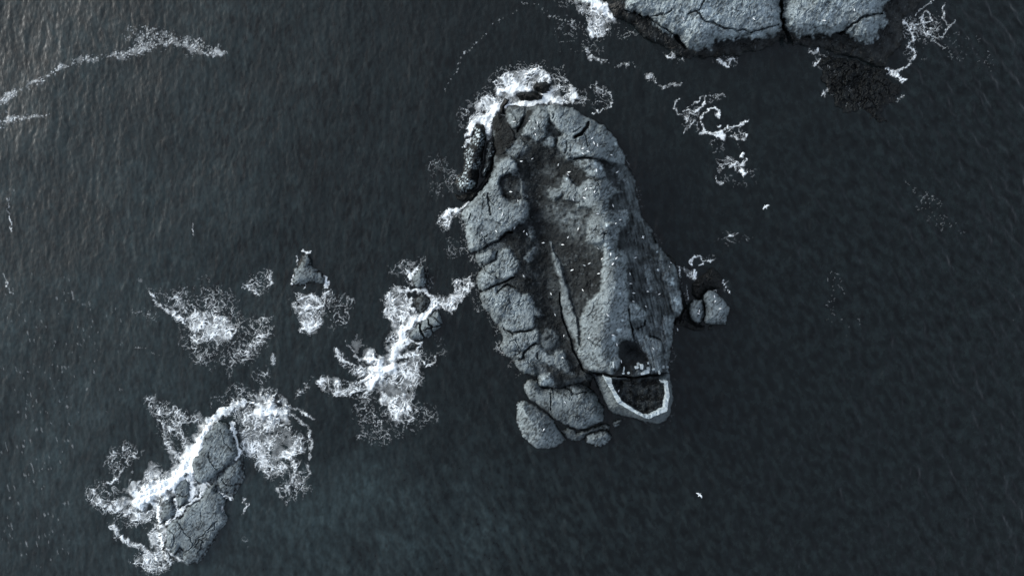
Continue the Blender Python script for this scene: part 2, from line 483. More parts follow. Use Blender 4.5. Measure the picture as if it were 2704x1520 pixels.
SLABS = [  # name, polygon, raised by (m), tone factor
    ('boulder', T('N1', (1010, 330), (1040, 260), (1110, 200), (1200, 170), (1290, 180), (1335, 240), (1345, 310), (1300, 380), (1270, 440), (1240, 510), (1170, 570), (1110, 580), (1060, 520), (1020, 420)), 1.2, 0.9),
    ('boulder', T('A', (650, 610), (600, 600), (620, 540), (655, 480), (690, 430), (720, 385), (775, 382), (785, 430), (795, 470), (785, 510), (775, 545), (783, 580), (772, 615), (742, 636), (700, 642), (670, 628)), 1.2, 0.95),
    ('rock_slab', T('A', (778, 382), (860, 380), (900, 395), (960, 412), (1040, 467), (1100, 492), (1165, 528), (1215, 572), (1255, 622), (1292, 690), (1319, 742), (1312, 792), (1290, 802), (1215, 790), (1180, 772), (1100, 757), (1040, 747), (960, 767), (910, 770), (870, 725), (845, 670), (850, 615), (885, 590), (850, 560), (822, 530), (802, 500), (788, 440)), 2.0, 1.05),
    ('boulder', T('A', (740, 650), (775, 620), (800, 595), (825, 610), (828, 660), (815, 685), (790, 680)), 0.8, 1.05),
    ('rock_slab', T('A', (950, 772), (1040, 757), (1100, 767), (1150, 792), (1182, 850), (1187, 892), (1140, 902), (1060, 882), (1020, 842), (980, 812)), 0.9, 1.0),
    ('rock_ridge', T('A', (1060, 895), (1150, 907), (1190, 902), (1235, 955), (1300, 990), (1250, 1000), (1200, 1050), (1210, 1110), (1260, 1132), (1330, 1110), (1342, 1170), (1312, 1240), (1290, 1262), (1272, 1290), (1257, 1370), (1150, 1382), (1080, 1352), (1040, 1332), (1060, 1250), (1058, 1190), (1088, 1150), (1080, 1112), (980, 1102), (970, 1080), (1000, 1060), (890, 1052), (880, 1012), (832, 1062), (790, 1032), (775, 980), (800, 955), (870, 960), (880, 902), (920, 860), (950, 930), (1000, 950)), 0.9, 0.85),
    ('rock_ridge', T('B', (965, 20), (990, -30), (1150, -30), (1166, 20), (1156, 80), (1150, 130), (1200, 150), (1226, 200), (1221, 270), (1216, 340), (1236, 420), (1232, 480), (1262, 476), (1312, 500), (1342, 560), (1322, 600), (1242, 592), (1252, 680), (1256, 720), (1210, 716), (1172, 750), (1166, 800), (1182, 850), (1162, 900), (1142, 912), (1130, 942), (1060, 922), (990, 912), (950, 882), (920, 852), (905, 800), (910, 770), (921, 740), (931, 680), (916, 600), (926, 570), (966, 490), (1001, 450), (1051, 395), (1056, 330), (1061, 250), (1071, 150), (1060, 111), (1000, 111), (966, 80)), 2.0, 0.98),
    ('rock_rib', T('B', (740, 90), (760, 170), (802, 230), (817, 300), (842, 370), (852, 420), (872, 470), (882, 540), (906, 580), (916, 650), (906, 700), (921, 760), (900, 790), (880, 720), (850, 650), (815, 580), (800, 500), (795, 400), (785, 320), (760, 260), (740, 180), (725, 100)), 0.9, 0.72),
    ('rock_slab', T('B', (1242, 612), (1302, 660), (1382, 700), (1432, 712), (1452, 740), (1442, 800), (1452, 880), (1442, 930), (1382, 922), (1362, 850), (1342, 810), (1302, 760), (1272, 725), (1256, 690)), 1.0, 0.72),
    ('cliff_rib', T('B', (1422, 150), (1452, 200), (1472, 260), (1502, 300), (1532, 340), (1552, 420), (1582, 500), (1562, 550), (1512, 540), (1492, 450), (1482, 360), (1452, 340), (1432, 260)), 0.6, 0.8),
    ('cliff_rib', T('B', (1452, 560), (1512, 580), (1517, 660), (1507, 760), (1492, 830), (1472, 900), (1452, 880), (1457, 800), (1462, 740), (1442, 690), (1432, 630)), 0.5, 0.6),
    ('cliff_rib', T('A', (1215, 840), (1270, 810), (1330, 840), (1375, 900), (1395, 960), (1385, 1020), (1420, 1110), (1425, 1150), (1400, 1180), (1350, 1120), (1330, 1040), (1340, 980), (1300, 930)), 0.2, 0.42),
    ('outcrop', T('B', (1332, 240), (1372, 262), (1382, 330), (1376, 410), (1360, 400), (1342, 330)), 0.3, 0.65),
    ('rock_slab', T('A', (430, 800), (470, 760), (520, 742), (552, 770), (572, 830), (557, 870), (500, 862), (460, 882), (447, 940), (462, 1010), (500, 1052), (560, 1062), (600, 1042), (642, 1052), (657, 1090), (652, 1150), (612, 1200), (542, 1242), (500, 1268), (470, 1290), (450, 1330), (400, 1362), (345, 1390), (330, 1410), (250, 1420), (230, 1415), (214, 1290), (200, 1225), (184, 1175), (188, 1120), (238, 1060), (298, 1000), (358, 930), (395, 862)), 1.6, 1.0),
    ('outcrop', T('A', (570, 850), (607, 920), (620, 990), (642, 1030), (602, 1045), (587, 990), (592, 930)), 0.4, 0.7),
    ('outcrop', T('A', (470, 700), (520, 650), (580, 620), (642, 660), (652, 700), (602, 722), (562, 762), (520, 742)), 0.6, 0.72),
    ('rock_slab', T('N3', (400, 270), (450, 210), (560, 190), (720, 130), (810, 170), (800, 260), (740, 310), (640, 400), (570, 410), (530, 370), (490, 370), (430, 330)), 1.4, 0.95),
    ('rock_slab', T('N3', (800, 330), (880, 170), (950, 110), (1060, 110), (1100, 170), (1140, 240), (1180, 320), (1260, 370), (1260, 460), (1200, 540), (1140, 640), (1060, 680), (960, 730), (860, 720), (820, 680), (790, 560), (660, 550), (590, 470), (700, 400), (760, 350)), 1.5, 1.0),
    ('rock_slab', T('N3', (400, 680), (500, 580), (600, 560), (700, 590), (800, 640), (820, 700), (780, 800), (640, 870), (530, 890), (500, 830), (430, 760)), 1.4, 0.98),
    ('outcrop', T('N3', (1310, 290), (1370, 240), (1420, 180), (1500, 100), (1540, 90), (1550, 170), (1500, 230), (1470, 340), (1420, 380), (1340, 340)), 0.6, 0.75),
    ('boulder', T('N2', (1380, 1060), (1450, 1010), (1530, 1040), (1570, 1130), (1530, 1230), (1450, 1290), (1430, 1200)), 0.8, 0.75),
    ('rock_slab', T('N3', (460, 1100), (560, 950), (700, 870), (780, 850), (830, 960), (920, 860), (1030, 830), (1170, 870), (1230, 950), (1290, 990), (1420, 960), (1480, 1010), (1510, 1120), (1590, 1240), (1690, 1390)) + T('N4', (1310, 100), (1240, 130), (1180, 110), (1190, 230), (1170, 320), (1060, 360), (900, 400), (760, 430), (660, 400), (590, 320), (480, 300), (400, 220), (320, 180), (300, 80), (310, 20)) + T('N3', (560, 1260), (490, 1180)), 1.5, 0.98),
    ('rock_slab', T('N4', (540, 480), (570, 400), (640, 440), (760, 460), (830, 440), (900, 405), (1040, 375), (1180, 362), (1260, 400), (1270, 480), (1260, 580), (1180, 610), (1080, 690), (960, 780), (840, 760), (700, 760), (600, 800), (540, 770), (480, 700), (500, 650), (560, 600)), 1.3, 0.92),
    ('rock_slab', T('N4', (1290, 460), (1420, 340), (1520, 320), (1580, 400), (1650, 490), (1640, 600), (1540, 720), (1400, 740), (1320, 700), (1290, 600)), 0.8, 0.55),
    ('boulder', T('N4', (700, 830), (760, 770), (850, 790), (940, 830), (930, 890), (850, 930), (740, 920), (690, 880)), 0.9, 0.95),
    ('rock_slab', T('N4', (970, 850), (1030, 770), (1130, 700), (1200, 610), (1270, 660), (1320, 740), (1440, 830), (1540, 850), (1570, 760), (1700, 740), (1770, 820), (1780, 920), (1870, 1040), (1880, 1150), (1950, 1220), (1800, 1190), (1640, 1130), (1550, 1060), (1420, 1040), (1300, 980), (1180, 940), (1060, 910)), 1.1, 0.82),
    ('rock_slab', T('N4', (760, 990), (820, 960), (900, 935), (960, 935), (1060, 935), (1130, 980), (1180, 1060), (1200, 1150), (1190, 1220), (1060, 1230), (920, 1200), (850, 1130), (780, 1060)), 0.9, 0.85),
    ('pale_wedge', T('N4', (1215, 1230), (1380, 1200), (1470, 1210), (1530, 1300), (1520, 1400), (1400, 1440), (1280, 1440), (1240, 1330)), 1.3, 1.35),
    ('wet_ledge', T('G', (520, 580), (560, 540), (600, 555), (640, 590), (690, 660), (720, 720), (750, 820), (690, 900), (600, 960), (540, 960), (530, 860), (545, 760), (520, 680)), 0.2, 0.07),
]
PLATFORM = T('B', (985, 915), (1060, 925), (1130, 945), (1230, 952), (1330, 947), (1420, 932), (1490, 925), (1503, 1000), (1511, 1100), (1502, 1180),
             (1472, 1230), (1430, 1251), (1380, 1246), (1300, 1226), (1200, 1201), (1150, 1191), (1100, 1166), (1076, 1120), (1060, 1060), (1030, 1010), (1000, 960))
W_OUT = T('W', (480, 460), (510, 560), (600, 700), (700, 900), (1000, 1080), (1150, 1150), (1230, 1165), (1290, 1130), (1520, 1040), (1560, 780), (1530, 545), (1410, 535))
W_IN = T('W', (640, 500), (635, 570), (660, 665), (785, 850), (1015, 1015), (1130, 1080), (1220, 1085), (1270, 1065), (1455, 965), (1490, 760), (1475, 590), (1430, 570))
W_IN = [(a[0] + 0.27 * (b[0] - a[0]), a[1] + 0.27 * (b[1] - a[1])) for a, b in zip(W_IN, W_OUT)]
RUIN_IN = W_IN + T('W', (1400, 470), (1250, 440), (1050, 470), (900, 480), (740, 500))
HOLLOW = T('B', (1180, 740), (1220, 715), (1270, 730), (1300, 760), (1340, 810), (1362, 845), (1330, 880), (1260, 885), (1200, 870), (1165, 830))
RIDGE_LINE = T('A', (760, 480), (950, 560), (1080, 700), (1120, 850), (1120, 1000), (1180, 1150), (1180, 1300)) + T('B', (1080, 100), (1130, 250), (1130, 420), (1080, 600), (1050, 760), (1080, 880), (1260, 960), (1320, 1080))
GULLY = T('A', (700, 850), (700, 1000), (720, 1200), (760, 1400)) + T('B', (690, 200), (700, 400), (730, 520), (800, 620), (850, 800), (940, 920))
CRACKS = [  # line, half width (px), depth (m)
    (T('N5', (740, 480), (725, 560), (650, 640), (590, 690), (500, 725)), 7.0, 2.4),
    (T('N5', (680, 680), (710, 800), (740, 920)), 2.5, 0.6), (T('N5', (450, 640), (600, 550)), 2.5, 0.5),
    (T('N5', (390, 1130), (520, 1145), (650, 1125), (880, 1120)), 3.0, 0.8), (T('N5', (340, 830), (330, 950), (290, 1050)), 2.5, 0.6),
    (T('N5', (220, 380), (270, 240), (300, 180)), 3, 0.7), (T('N1', (1770, 130), (1750, 240), (1900, 290), (1880, 380)), 3, 0.7),
    (T('N1', (1360, 180), (1350, 300), (1290, 440), (1210, 620)), 4, 0.9),
    (T('N2', (640, 350), (640, 520), (680, 700), (700, 780)), 3.0, 0.9), (T('N2', (660, 500), (760, 590)), 2.5, 0.6),
    (T('N2', (970, 420), (985, 500)), 2.0, 0.5), (T('N2', (260, 900), (320, 760)), 2.5, 0.6),
    (T('N2', (1100, 1110), (980, 1120), (860, 1260), (740, 1300), (620, 1380)), 4.5, 2.0),
    (T('N3', (600, 100), (480, 150), (350, 215)), 4, 2.0), (T('N3', (530, 380), (560, 450), (610, 550)), 3.2, 1.0),
    (T('N3', (1140, 660), (1010, 740), (820, 800), (640, 880), (460, 960)), 3.6, 1.6),
    (T('N3', (1180, 870), (1010, 800), (920, 860), (840, 960)), 3, 1.0),
    (T('N3', (820, 180), (780, 330), (560, 470)), 3, 0.7), (T('N3', (660, 580), (820, 680)), 2.5, 0.5),
    (T('N4', (590, 330), (680, 400), (760, 440), (900, 400), (1100, 365)), 3.5, 1.2),
    (T('N4', (1190, 600), (1080, 690), (960, 830), (950, 890), (880, 940)), 3.5, 1.2),
    (T('N4', (1230, 800), (1240, 900)), 3, 0.8), (T('N4', (690, 930), (870, 935)), 3, 0.8),
    (T('N4', (850, 1180), (1000, 1240), (1210, 1270)), 4, 1.6),
    (T('N8', (1310, 110), (1330, 350), (1370, 560)), 3, 0.9), (T('N8', (520, 690), (640, 780), (770, 820)), 2.5, 0.5),
    (T('B', (985, 930), (940, 900), (885, 790), (845, 660), (810, 570), (790, 420)), 4, 0.9),
    (T('N8', (1700, 640), (1900, 690)), 4, 1.0), (T('N8', (1480, 480), (1600, 440), (1620, 340)), 4, 0.9),
]
GUANO = T('N6', (1110, 1120, 6), (900, 90, 3), (340, 230, 4)) + T('N7', (850, 190, 5), (920, 240, 5), (960, 380, 4), (1130, 1120, 5)) + \
        T('N8', (1120, 510, 7), (1020, 670, 8), (1190, 330, 4)) + T('N5', (880, 1240, 5), (990, 1330, 5), (1270, 870, 6)) + \
        T('N7', (2140, 930, 7), (2140, 840, 5), (2200, 1240, 7), (2250, 1300, 6), (1850, 320, 3), (1860, 670, 4))
GREY_TURF = T('A', (1010, 1200, 34), (920, 1180, 30), (560, 690, 26), (600, 950, 16), (830, 1120, 20)) + T('B', (1280, 540, 22), (1330, 640, 25), (1260, 180, 16), (1390, 600, 20), (760, 800, 25), (830, 420, 12), (1390, 480, 18))


def build_island():
    b = Body(OUT, 1.9, 16)
    U, V = b.U, b.V
    d = b.inside(OUT, 0.9)
    rl, _ = ldist(RIDGE_LINE, U, V)
    gl, _ = ldist(GULLY, U, V)
    dn = np.maximum(d, 0)
    z = 4.6 * (1 - np.exp(-dn / 7.5)) + 1.6 * sstep(0, 120, dn)
    z += 3.8 * np.exp(-(rl / 85) ** 2) * sstep(0, 26, dn) + 1.2 * np.exp(-(rl / 30) ** 2) * sstep(0, 30, dn)
    z -= 1.5 * np.exp(-(gl / 38) ** 2) * sstep(10, 40, dn)
    rocky = b.rocky(36, 201)
    spk = b.speckle(301)
    # turf: soft hummocks, dark
    hum = 0.22 * fbm(U, V, 16, 701, 4) + 0.07 * b.fine
    z += hum
    grassy = 1 + 0.55 * fbm(U, V, 28, 711, 4, 0.6) + 0.14 * b.grain
    stones = perlin(U / 6, V / 6, 715) + 0.6 * perlin(U / 35, V / 35, 716)
    tone = TURF * np.clip(grassy, 0.45, 2.0)
    tone = tone + 0.04 * sstep(0.62, 0.95, stones)
    for g in GREY_TURF:
        k = np.exp(-((U - g[0]) ** 2 + (V - g[1]) ** 2) / g[2] ** 2)
        tone += 0.05 * k * np.clip(0.9 + 1.1 * fbm(U, V, 12, 721, 3), 0, 2)
    mott = sstep(0.05, 0.5, fbm(U, V, 55, 723, 4, 0.6))
    tone += 0.018 * mott * np.clip(0.8 + 1.2 * fbm(U, V, 10, 725, 3), 0, 2)
    flank = sstep(1470, 1400, U + 0.0 * V) * sstep(580, 640, V)
    edge_rock = sstep(26 + 62 * flank, 6 + 34 * flank, d) * sstep(-0.15, 0.25, fbm(U, V, 30, 731, 3) + 0.15 + 0.7 * flank)
    tone = tone * (1 - edge_rock) + (0.5 + 0.18 * flank) * ROCK * spk * edge_rock
    z += 0.6 * rocky * edge_rock * sstep(0, 10, dn)
    b.names = ['turf']
    for i, (nm, poly, up, tf) in enumerate(SLABS):
        e = b.inside(poly, 0.6)
        m = sstep(-1.5, 2.5, e)
        rise = up * (1 - 0.45 * flank) * (1 - np.exp(-np.maximum(e, 0) / 2.8)) * sstep(-2, 5, d + 3)
        z += rise + m * 0.95 * rocky * sstep(0, 14, dn) - m * hum
        ragged = sstep(-4.0, 5.0, e + 4.5 * fbm(U, V, 9, 741 + i, 3) * sstep(12, 2, e))
        tone = tone * (1 - ragged) + ROCK * tf * spk * ragged
        b.names.append(nm)
        b.label[e > 0] = i + 1
    east = sstep(1600, 1660, U - 0.10 * (V - 500)) * sstep(430, 470, V)
    gro = perlin((U - 0.22 * V) / 5.5, V / 26, 781) + 0.5 * perlin((U - 0.22 * V) / 11, V / 40, 783)
    tone += 0.028 * east * np.clip(0.9 + 0.9 * fbm(U, V, 24, 785, 3), 0.1, 2)
    tone *= np.clip(1 + 0.7 * east * gro, 0.4, 2.2)
    z += 0.32 * east * gro * sstep(0, 12, dn)
    # hollow above the ruin
    e = b.inside(HOLLOW, 0.5)
    z -= 1.2 * sstep(-2, 20, e)
    tone = np.where(e > 0, TURF * 1.5 * np.clip(grassy, 0.5, 2), tone)
    # platform that carries the ruin: a battered face up to the foot of the wall
    e = b.inside(PLATFORM, 0.4)
    wd = np.maximum(-sdf(W_OUT, U, V), 0)
    eo = np.maximum(e, 0)
    k = eo / (eo + wd + 1e-3)
    pz = 8.6 * np.clip(k, 0, 1) ** 0.8 + 0.4 * fbm(U + 0.5 * V, V, 13, 751, 4, 0.65) + 0.4 * rocky
    m = sstep(-3, 3, e)
    z = z * (1 - m) + pz * m
    tone = tone * (1 - m) + ROCK * 0.72 * np.clip(0.4 + 0.6 * spk, 0.4, 1.5) * m
    b.names.append('ruin_platform')
    b.label[e > 0] = len(b.names) - 1
    # floor inside the ruin
    e = sdf(RUIN_IN, b.wu * 0.5 + U * 0.5, b.wv * 0.5 + V * 0.5)
    m = sstep(-1, 3, e)
    fz = 8.0 + 0.5 * fbm(U, V, 22, 761, 4, 0.6) + 0.25 * rocky
    z = z * (1 - m) + fz * m
    tone = tone * (1 - m) + (0.019 * np.clip(1 + 1.3 * fbm(U, V, 20, 771, 4, 0.7), 0.3, 3) + 0.05 * sstep(0.7, 1.0, stones)) * m
    b.names.append('rubble_floor')
    b.label[e > 0] = len(b.names) - 1
    for ln, w, dep in CRACKS:
        dd, _ = ldist(ln, U + 0.5 * (b.wu - U), V + 0.5 * (b.wv - V))
        z -= dep * sstep(w, w * 0.25, dd)
        if dep == 2.4:                                   # shade deep in the slot, put into its colour
            tone = np.where(dd < w * 0.62, 0.012, tone)
    for g in GUANO:
        k = sstep(1.0, 0.5, np.hypot(U - g[0], V - g[1]) / g[2] + 0.5 * b.fine)
        tone = tone * (1 - k) + 0.42 * k
    z = np.where(d > 0, np.maximum(z, -0.3), 0.22 * d)
    wl = sstep(1.1, 0.2, z + 1.1 * b.fine)
    tone = tone * (1 - wl) + np.minimum(tone, WET) * wl
    ox, oy, _ = place(1480, 740, 0)
    root = empty('rocky_island', (ox, oy, 0), 'large rocky island with dark turf gullies and a ruin at its southern tip', 'island')
    b.mesh_parts(z, tone, wl, d > -5, None, root)
    return b, z


ISL, ISL_Z = build_island()


def ground_z(u, v):
    """height of the island under a survey position"""
    j = int(np.clip(round((u - ISL.U[0, 0]) / 1.9), 0, ISL.U.shape[1] - 1))
    i = int(np.clip(round((v - ISL.V[0, 0]) / 1.9), 0, ISL.U.shape[0] - 1))
    return float(ISL_Z[max(i - 1, 0):i + 2, max(j - 1, 0):j + 2].max())


# ---- the headland that runs out of the picture at the top right
HEAD_WET = T('C', (290, -700), (330, -150), (345, 0), (380, 60), (392, 100), (440, 112), (500, 152), (560, 202), (620, 258), (720, 300), (800, 338), (870, 366), (1000, 350),
             (1150, 346), (1270, 322), (1380, 275), (1440, 240), (1500, 280), (1600, 292), (1690, 300), (1760, 330), (1900, 350), (2000, 400), (2085, 415), (2100, 395), (2140, 330),
             (2185, 260), (2190, 180), (2180, 100), (2250, 80), (2290, 0), (2330, -200), (2300, -700))
HEAD_PALE_W = T('C', (470, -700), (430, -160), (480, 0), (452, 40), (500, 72), (560, 92), (622, 112), (662, 160), (682, 192), (800, 232), (850, 290), (900, 302), (1000, 296), (1022, 262), (1060, 240),
                (1150, 242), (1300, 232), (1400, 222), (1436, 190), (1440, 60), (1440, -700))
HEAD_PALE_E = T('C', (1452, -700), (1452, 60), (1458, 160), (1472, 192), (1540, 217), (1640, 217), (1760, 212), (1830, 192), (1850, 222), (1900, 247), (1990, 267), (2030, 222), (2042, 170), (2092, 150), (2082, 110),
                (2052, 80), (2062, 40), (2140, -20), (2180, -300), (2150, -700))


def build_headland():
    b = Body(HEAD_WET, 2.4, 14)
    U, V = b.U, b.V
    d = b.inside(HEAD_WET, 1.2)
    dn = np.maximum(d, 0)
    rocky = b.rocky(30, 821, 0.9)
    spk = b.speckle(831)
    z = 1.3 * (1 - np.exp(-dn / 12)) + 0.55 * rocky * sstep(0, 8, dn)
    tone = 0.011 * np.clip(1 + 0.9 * fbm(U, V, 22, 841, 4, 0.65), 0.4, 3)
    dots = perlin(U / 5.5, V / 5, 845) + 0.5 * perlin(U / 30, V / 30, 846)
    tone += 0.05 * sstep(0.7, 1.0, dots)
    b.names = ['wet_skirt', 'pale_slab', 'pale_slab']
    for i, (poly, tf) in enumerate(((HEAD_PALE_W, 0.98), (HEAD_PALE_E, 1.0))):
        e = b.inside(poly, 1.3)
        m = sstep(-2, 3, e)
        z += m * (4.2 * (1 - np.exp(-np.maximum(e, 0) / 16)) + 3.5 * sstep(0, 260, e)) + 0.42 * rocky * m
        z += m * 0.12 * fbm((b.wu + 0.5 * b.wv) * 1.5, (b.wv - 0.5 * b.wu) * 0.5, 16, 851, 3, 0.6)
        rg = sstep(-4, 4, e + 8 * fbm(U, V, 14, 855, 3) * sstep(20, 4, e))
        tone = tone * (1 - rg) + ROCK * 1.4 * tf * spk * np.clip(1.02 + 0.25 * fbm(U, V, 120, 858, 2), 0.6, 1.4) * rg
        b.label[e > 0] = i + 1
    for ln, w, dep in [(T('C', (1445, -300), (1440, 60), (1448, 170), (1500, 280)), 4.5, 3.5),
                       (T('C', (640, 120), (720, 180), (800, 225)), 4, 1.6), (T('C', (780, 220), (850, 300)), 5, 1.8),
                       (T('C', (1800, 210), (1880, 150), (1960, 100), (2050, 80)), 4, 1.6),
                       (T('C', (900, 70), (970, 130), (1080, 170), (1250, 200)), 3.5, 0.9), (T('C', (1150, 240), (1280, 190), (1420, 150)), 3.5, 1.0),
                       (T('C', (960, 0), (930, 60), (860, 90)), 3, 0.8), (T('C', (470, 60), (600, 110), (660, 100), (760, 60)), 3, 0.8)]:
        dd, _ = ldist(ln, b.wu, b.wv)
        z -= dep * sstep(w, w * 0.25, dd)
        tone = np.where((dd < w * 0.6) & (dep > 3), WET, tone)
    z = np.where(d > 0, np.maximum(z, -0.2), 0.22 * d)
    wl = sstep(2.2, 1.2, z + 0.6 * b.fine)
    ox, oy, _ = place(1980, -100, 0)
    root = add('headland', None, kind='structure', loc=(ox, oy, 0))
    b.mesh_parts(z, tone, wl, d > -5, None, root)


build_headland()

# ---- skerries, reefs and loose rocks
rock_thing('oval_boulder', T('B', (510, 1130), (530, 1102), (570, 1100), (640, 1140), (700, 1180), (750, 1220), (775, 1270), (800, 1310), (825, 1345), (810, 1370), (770, 1395), (720, 1412), (650, 1410), (600, 1380), (560, 1340), (530, 1290), (515, 1220)),
           'smooth oval grey boulder lying off the southern foot of the large island', 3.0, rim=14, seed=2, dome=1.2, blk=40, relief=0.5)
rock_thing('block_rock', T('B', (562, 1000), (580, 972), (622, 967), (650, 985), (700, 1022), (760, 1012), (830, 1012), (870, 977), (920, 987), (960, 992), (1000, 1032), (1040, 1092), (1070, 1150), (1076, 1200), (1060, 1240), (990, 1262), (950, 1285), (900, 1290), (850, 1265), (790, 1238), (720, 1190), (650, 1130), (600, 1095), (570, 1050)),
           'long pale rock block between the oval boulder and the ruin platform', 3.6, rim=10, seed=3, blk=34, dome=0.8, tone=ROCK * 0.9,
           cracks=[(T('B', (735, 1060), (730, 1110), (740, 1160)), 3, 0.8), (T('B', (830, 1020), (870, 1060), (960, 1050)), 3, 0.8)])
rock_thing('low_rock', T('B', (800, 1300), (850, 1275), (900, 1300), (950, 1296), (990, 1272), (1060, 1250), (1108, 1262), (1112, 1300), (1060, 1290), (1000, 1300), (950, 1330), (930, 1350), (890, 1362), (840, 1340)),
           'low dark rock ledge between the long pale block and the two rounded boulders', 1.5, rim=8, seed=4, tone=ROCK * 0.5, wetline=0.2)
rock_thing('round_boulder', T('B', (955, 1330), (1000, 1302), (1060, 1292), (1108, 1305), (1120, 1335), (1095, 1370), (1040, 1400), (985, 1385), (955, 1358)),
           'rounded grey boulder just right of the oval boulder at the island foot', 2.0, rim=10, seed=5, blk=22, tone=ROCK * 0.95)
rock_thing('small_rock', T('B', (1130, 1242), (1160, 1214), (1192, 1224), (1182, 1256), (1146, 1276)),
           'small grey rock alone in the water below the ruined wall', 1.0, rim=6, seed=6, tone=ROCK * 0.75)
rock_thing('speckled_reef', T('G', (330, 700), (370, 660), (430, 660), (462, 720), (465, 790), (445, 880), (425, 970), (420, 1040), (385, 1110), (395, 1180), (370, 1280), (310, 1330), (240, 1340), (185, 1320), (170, 1230), (180, 1160), (240, 1110), (245, 1030), (240, 950), (300, 860), (325, 790)),
           'black wet reef thickly dotted white, the larger one west of the island', 2.0, rim=12, seed=7, tone=0.012, wetline=0.4, speck=0.85, dome=0.6, blk=20)
rock_thing('speckled_reef', T('G', (470, 850), (505, 810), (545, 830), (548, 900), (535, 980), (520, 1050), (490, 1120), (450, 1180), (410, 1180), (418, 1090), (445, 1000), (452, 920)),
           'narrow black reef dotted white, squeezed between the larger reef and the island', 1.6, rim=9, seed=8, tone=0.03, wetline=0.4, speck=0.62, blk=18)
rock_thing('black_reef', T('G', (150, 1330), (200, 1355), (300, 1350), (380, 1290), (440, 1210), (520, 1080), (560, 940), (585, 960), (560, 1080), (500, 1200), (420, 1310), (340, 1400), (240, 1420), (170, 1390)),
           'thin black wet ledge curving below the two white-dotted reefs', 0.8, rim=7, seed=9, tone=0.008, wetline=2.5)
rock_thing('wash_rock', T('G', (910, 300), (955, 250), (1040, 235), (1085, 262), (1062, 340), (1010, 357), (930, 325)),
           'round black rock in the surf north of the large island', 1.4, rim=8, seed=10, tone=0.012, wetline=2.5)
rock_thing('wash_rock', T('G', (755, 370), (800, 350), (860, 345), (920, 350), (1030, 372), (1010, 420), (900, 432), (800, 422), (770, 398)),
           'long black rock lying in foam along the island\'s northern edge', 1.2, rim=7, seed=11, tone=0.012, wetline=2.5)
rock_thing('wash_rock', T('G', (618, 435), (650, 405), (688, 422), (660, 470), (634, 495), (642, 560), (612, 565), (588, 490)),
           'small black rock at the north-western corner of the large island', 1.1, rim=6, seed=12, tone=0.010, wetline=2.5)
rock_thing('kite_rock', T('K', (250, 190), (320, 175), (370, 180), (402, 230), (396, 320), (440, 360), (502, 410), (560, 470), (600, 540), (590, 620), (520, 602), (420, 612), (320, 612), (240, 622), (150, 622), (120, 600), (130, 520), (140, 390), (208, 345), (205, 300), (232, 260)),
           'kite-shaped grey skerry standing alone left of the breaking waves', 1.5, rim=9, seed=13, tone=ROCK * 0.85, wetline=0.35, step=1.5, blk=20, relief=0.6)
rock_thing('upright_rock', T('F', (745, 240), (788, 172), (820, 156), (836, 200), (842, 300), (790, 312), (750, 292)),
           'upright grey rock with foam on its left edge above the wave-washed skerry', 1.6, rim=7, seed=14, tone=ROCK * 0.9, step=1.5, blk=22, relief=0.5)
rock_thing('rock_sliver', T('F', (842, 175), (852, 200), (860, 260), (862, 298), (848, 305), (846, 250)),
           'thin dark rock sliver pressed against the upright grey rock', 0.9, rim=5, seed=15, tone=ROCK * 0.45, step=1.5)
rock_thing('cracked_rock', T('F', (718, 640), (740, 600), (800, 550), (860, 500), (922, 458), (942, 500), (957, 540), (942, 580), (900, 620), (850, 650), (790, 662), (730, 662)),
           'cracked grey rock beside the diagonal streak of white surf', 1.8, rim=6, seed=16, tone=ROCK * 0.8, step=1.5, blk=24, relief=0.5,
           cracks=[(T('F', (800, 560), (815, 610), (822, 650)), 3, 1.2), (T('F', (850, 530), (880, 580), (890, 620)), 3, 1.0), (T('F', (815, 600), (880, 585), (945, 560)), 2.5, 0.8), (T('F', (870, 500), (910, 520), (950, 560)), 2.5, 0.8)])
rock_thing('awash_rock', T('F', (740, 385), (830, 350), (872, 400), (850, 460), (800, 490), (768, 440)),
           'dark rock awash in foam above the diagonal streak of surf', 0.7, rim=8, seed=17, tone=0.07, wetline=0.3, step=1.6)
rock_thing('shelf_rock', T('F', (700, 700), (740, 680), (800, 690), (806, 712), (780, 722), (730, 718)),
           'small flat rock shelf ringed by foam under the cracked rock', 0.5, rim=6, seed=18, tone=0.08, wetline=0.2, step=1.6)

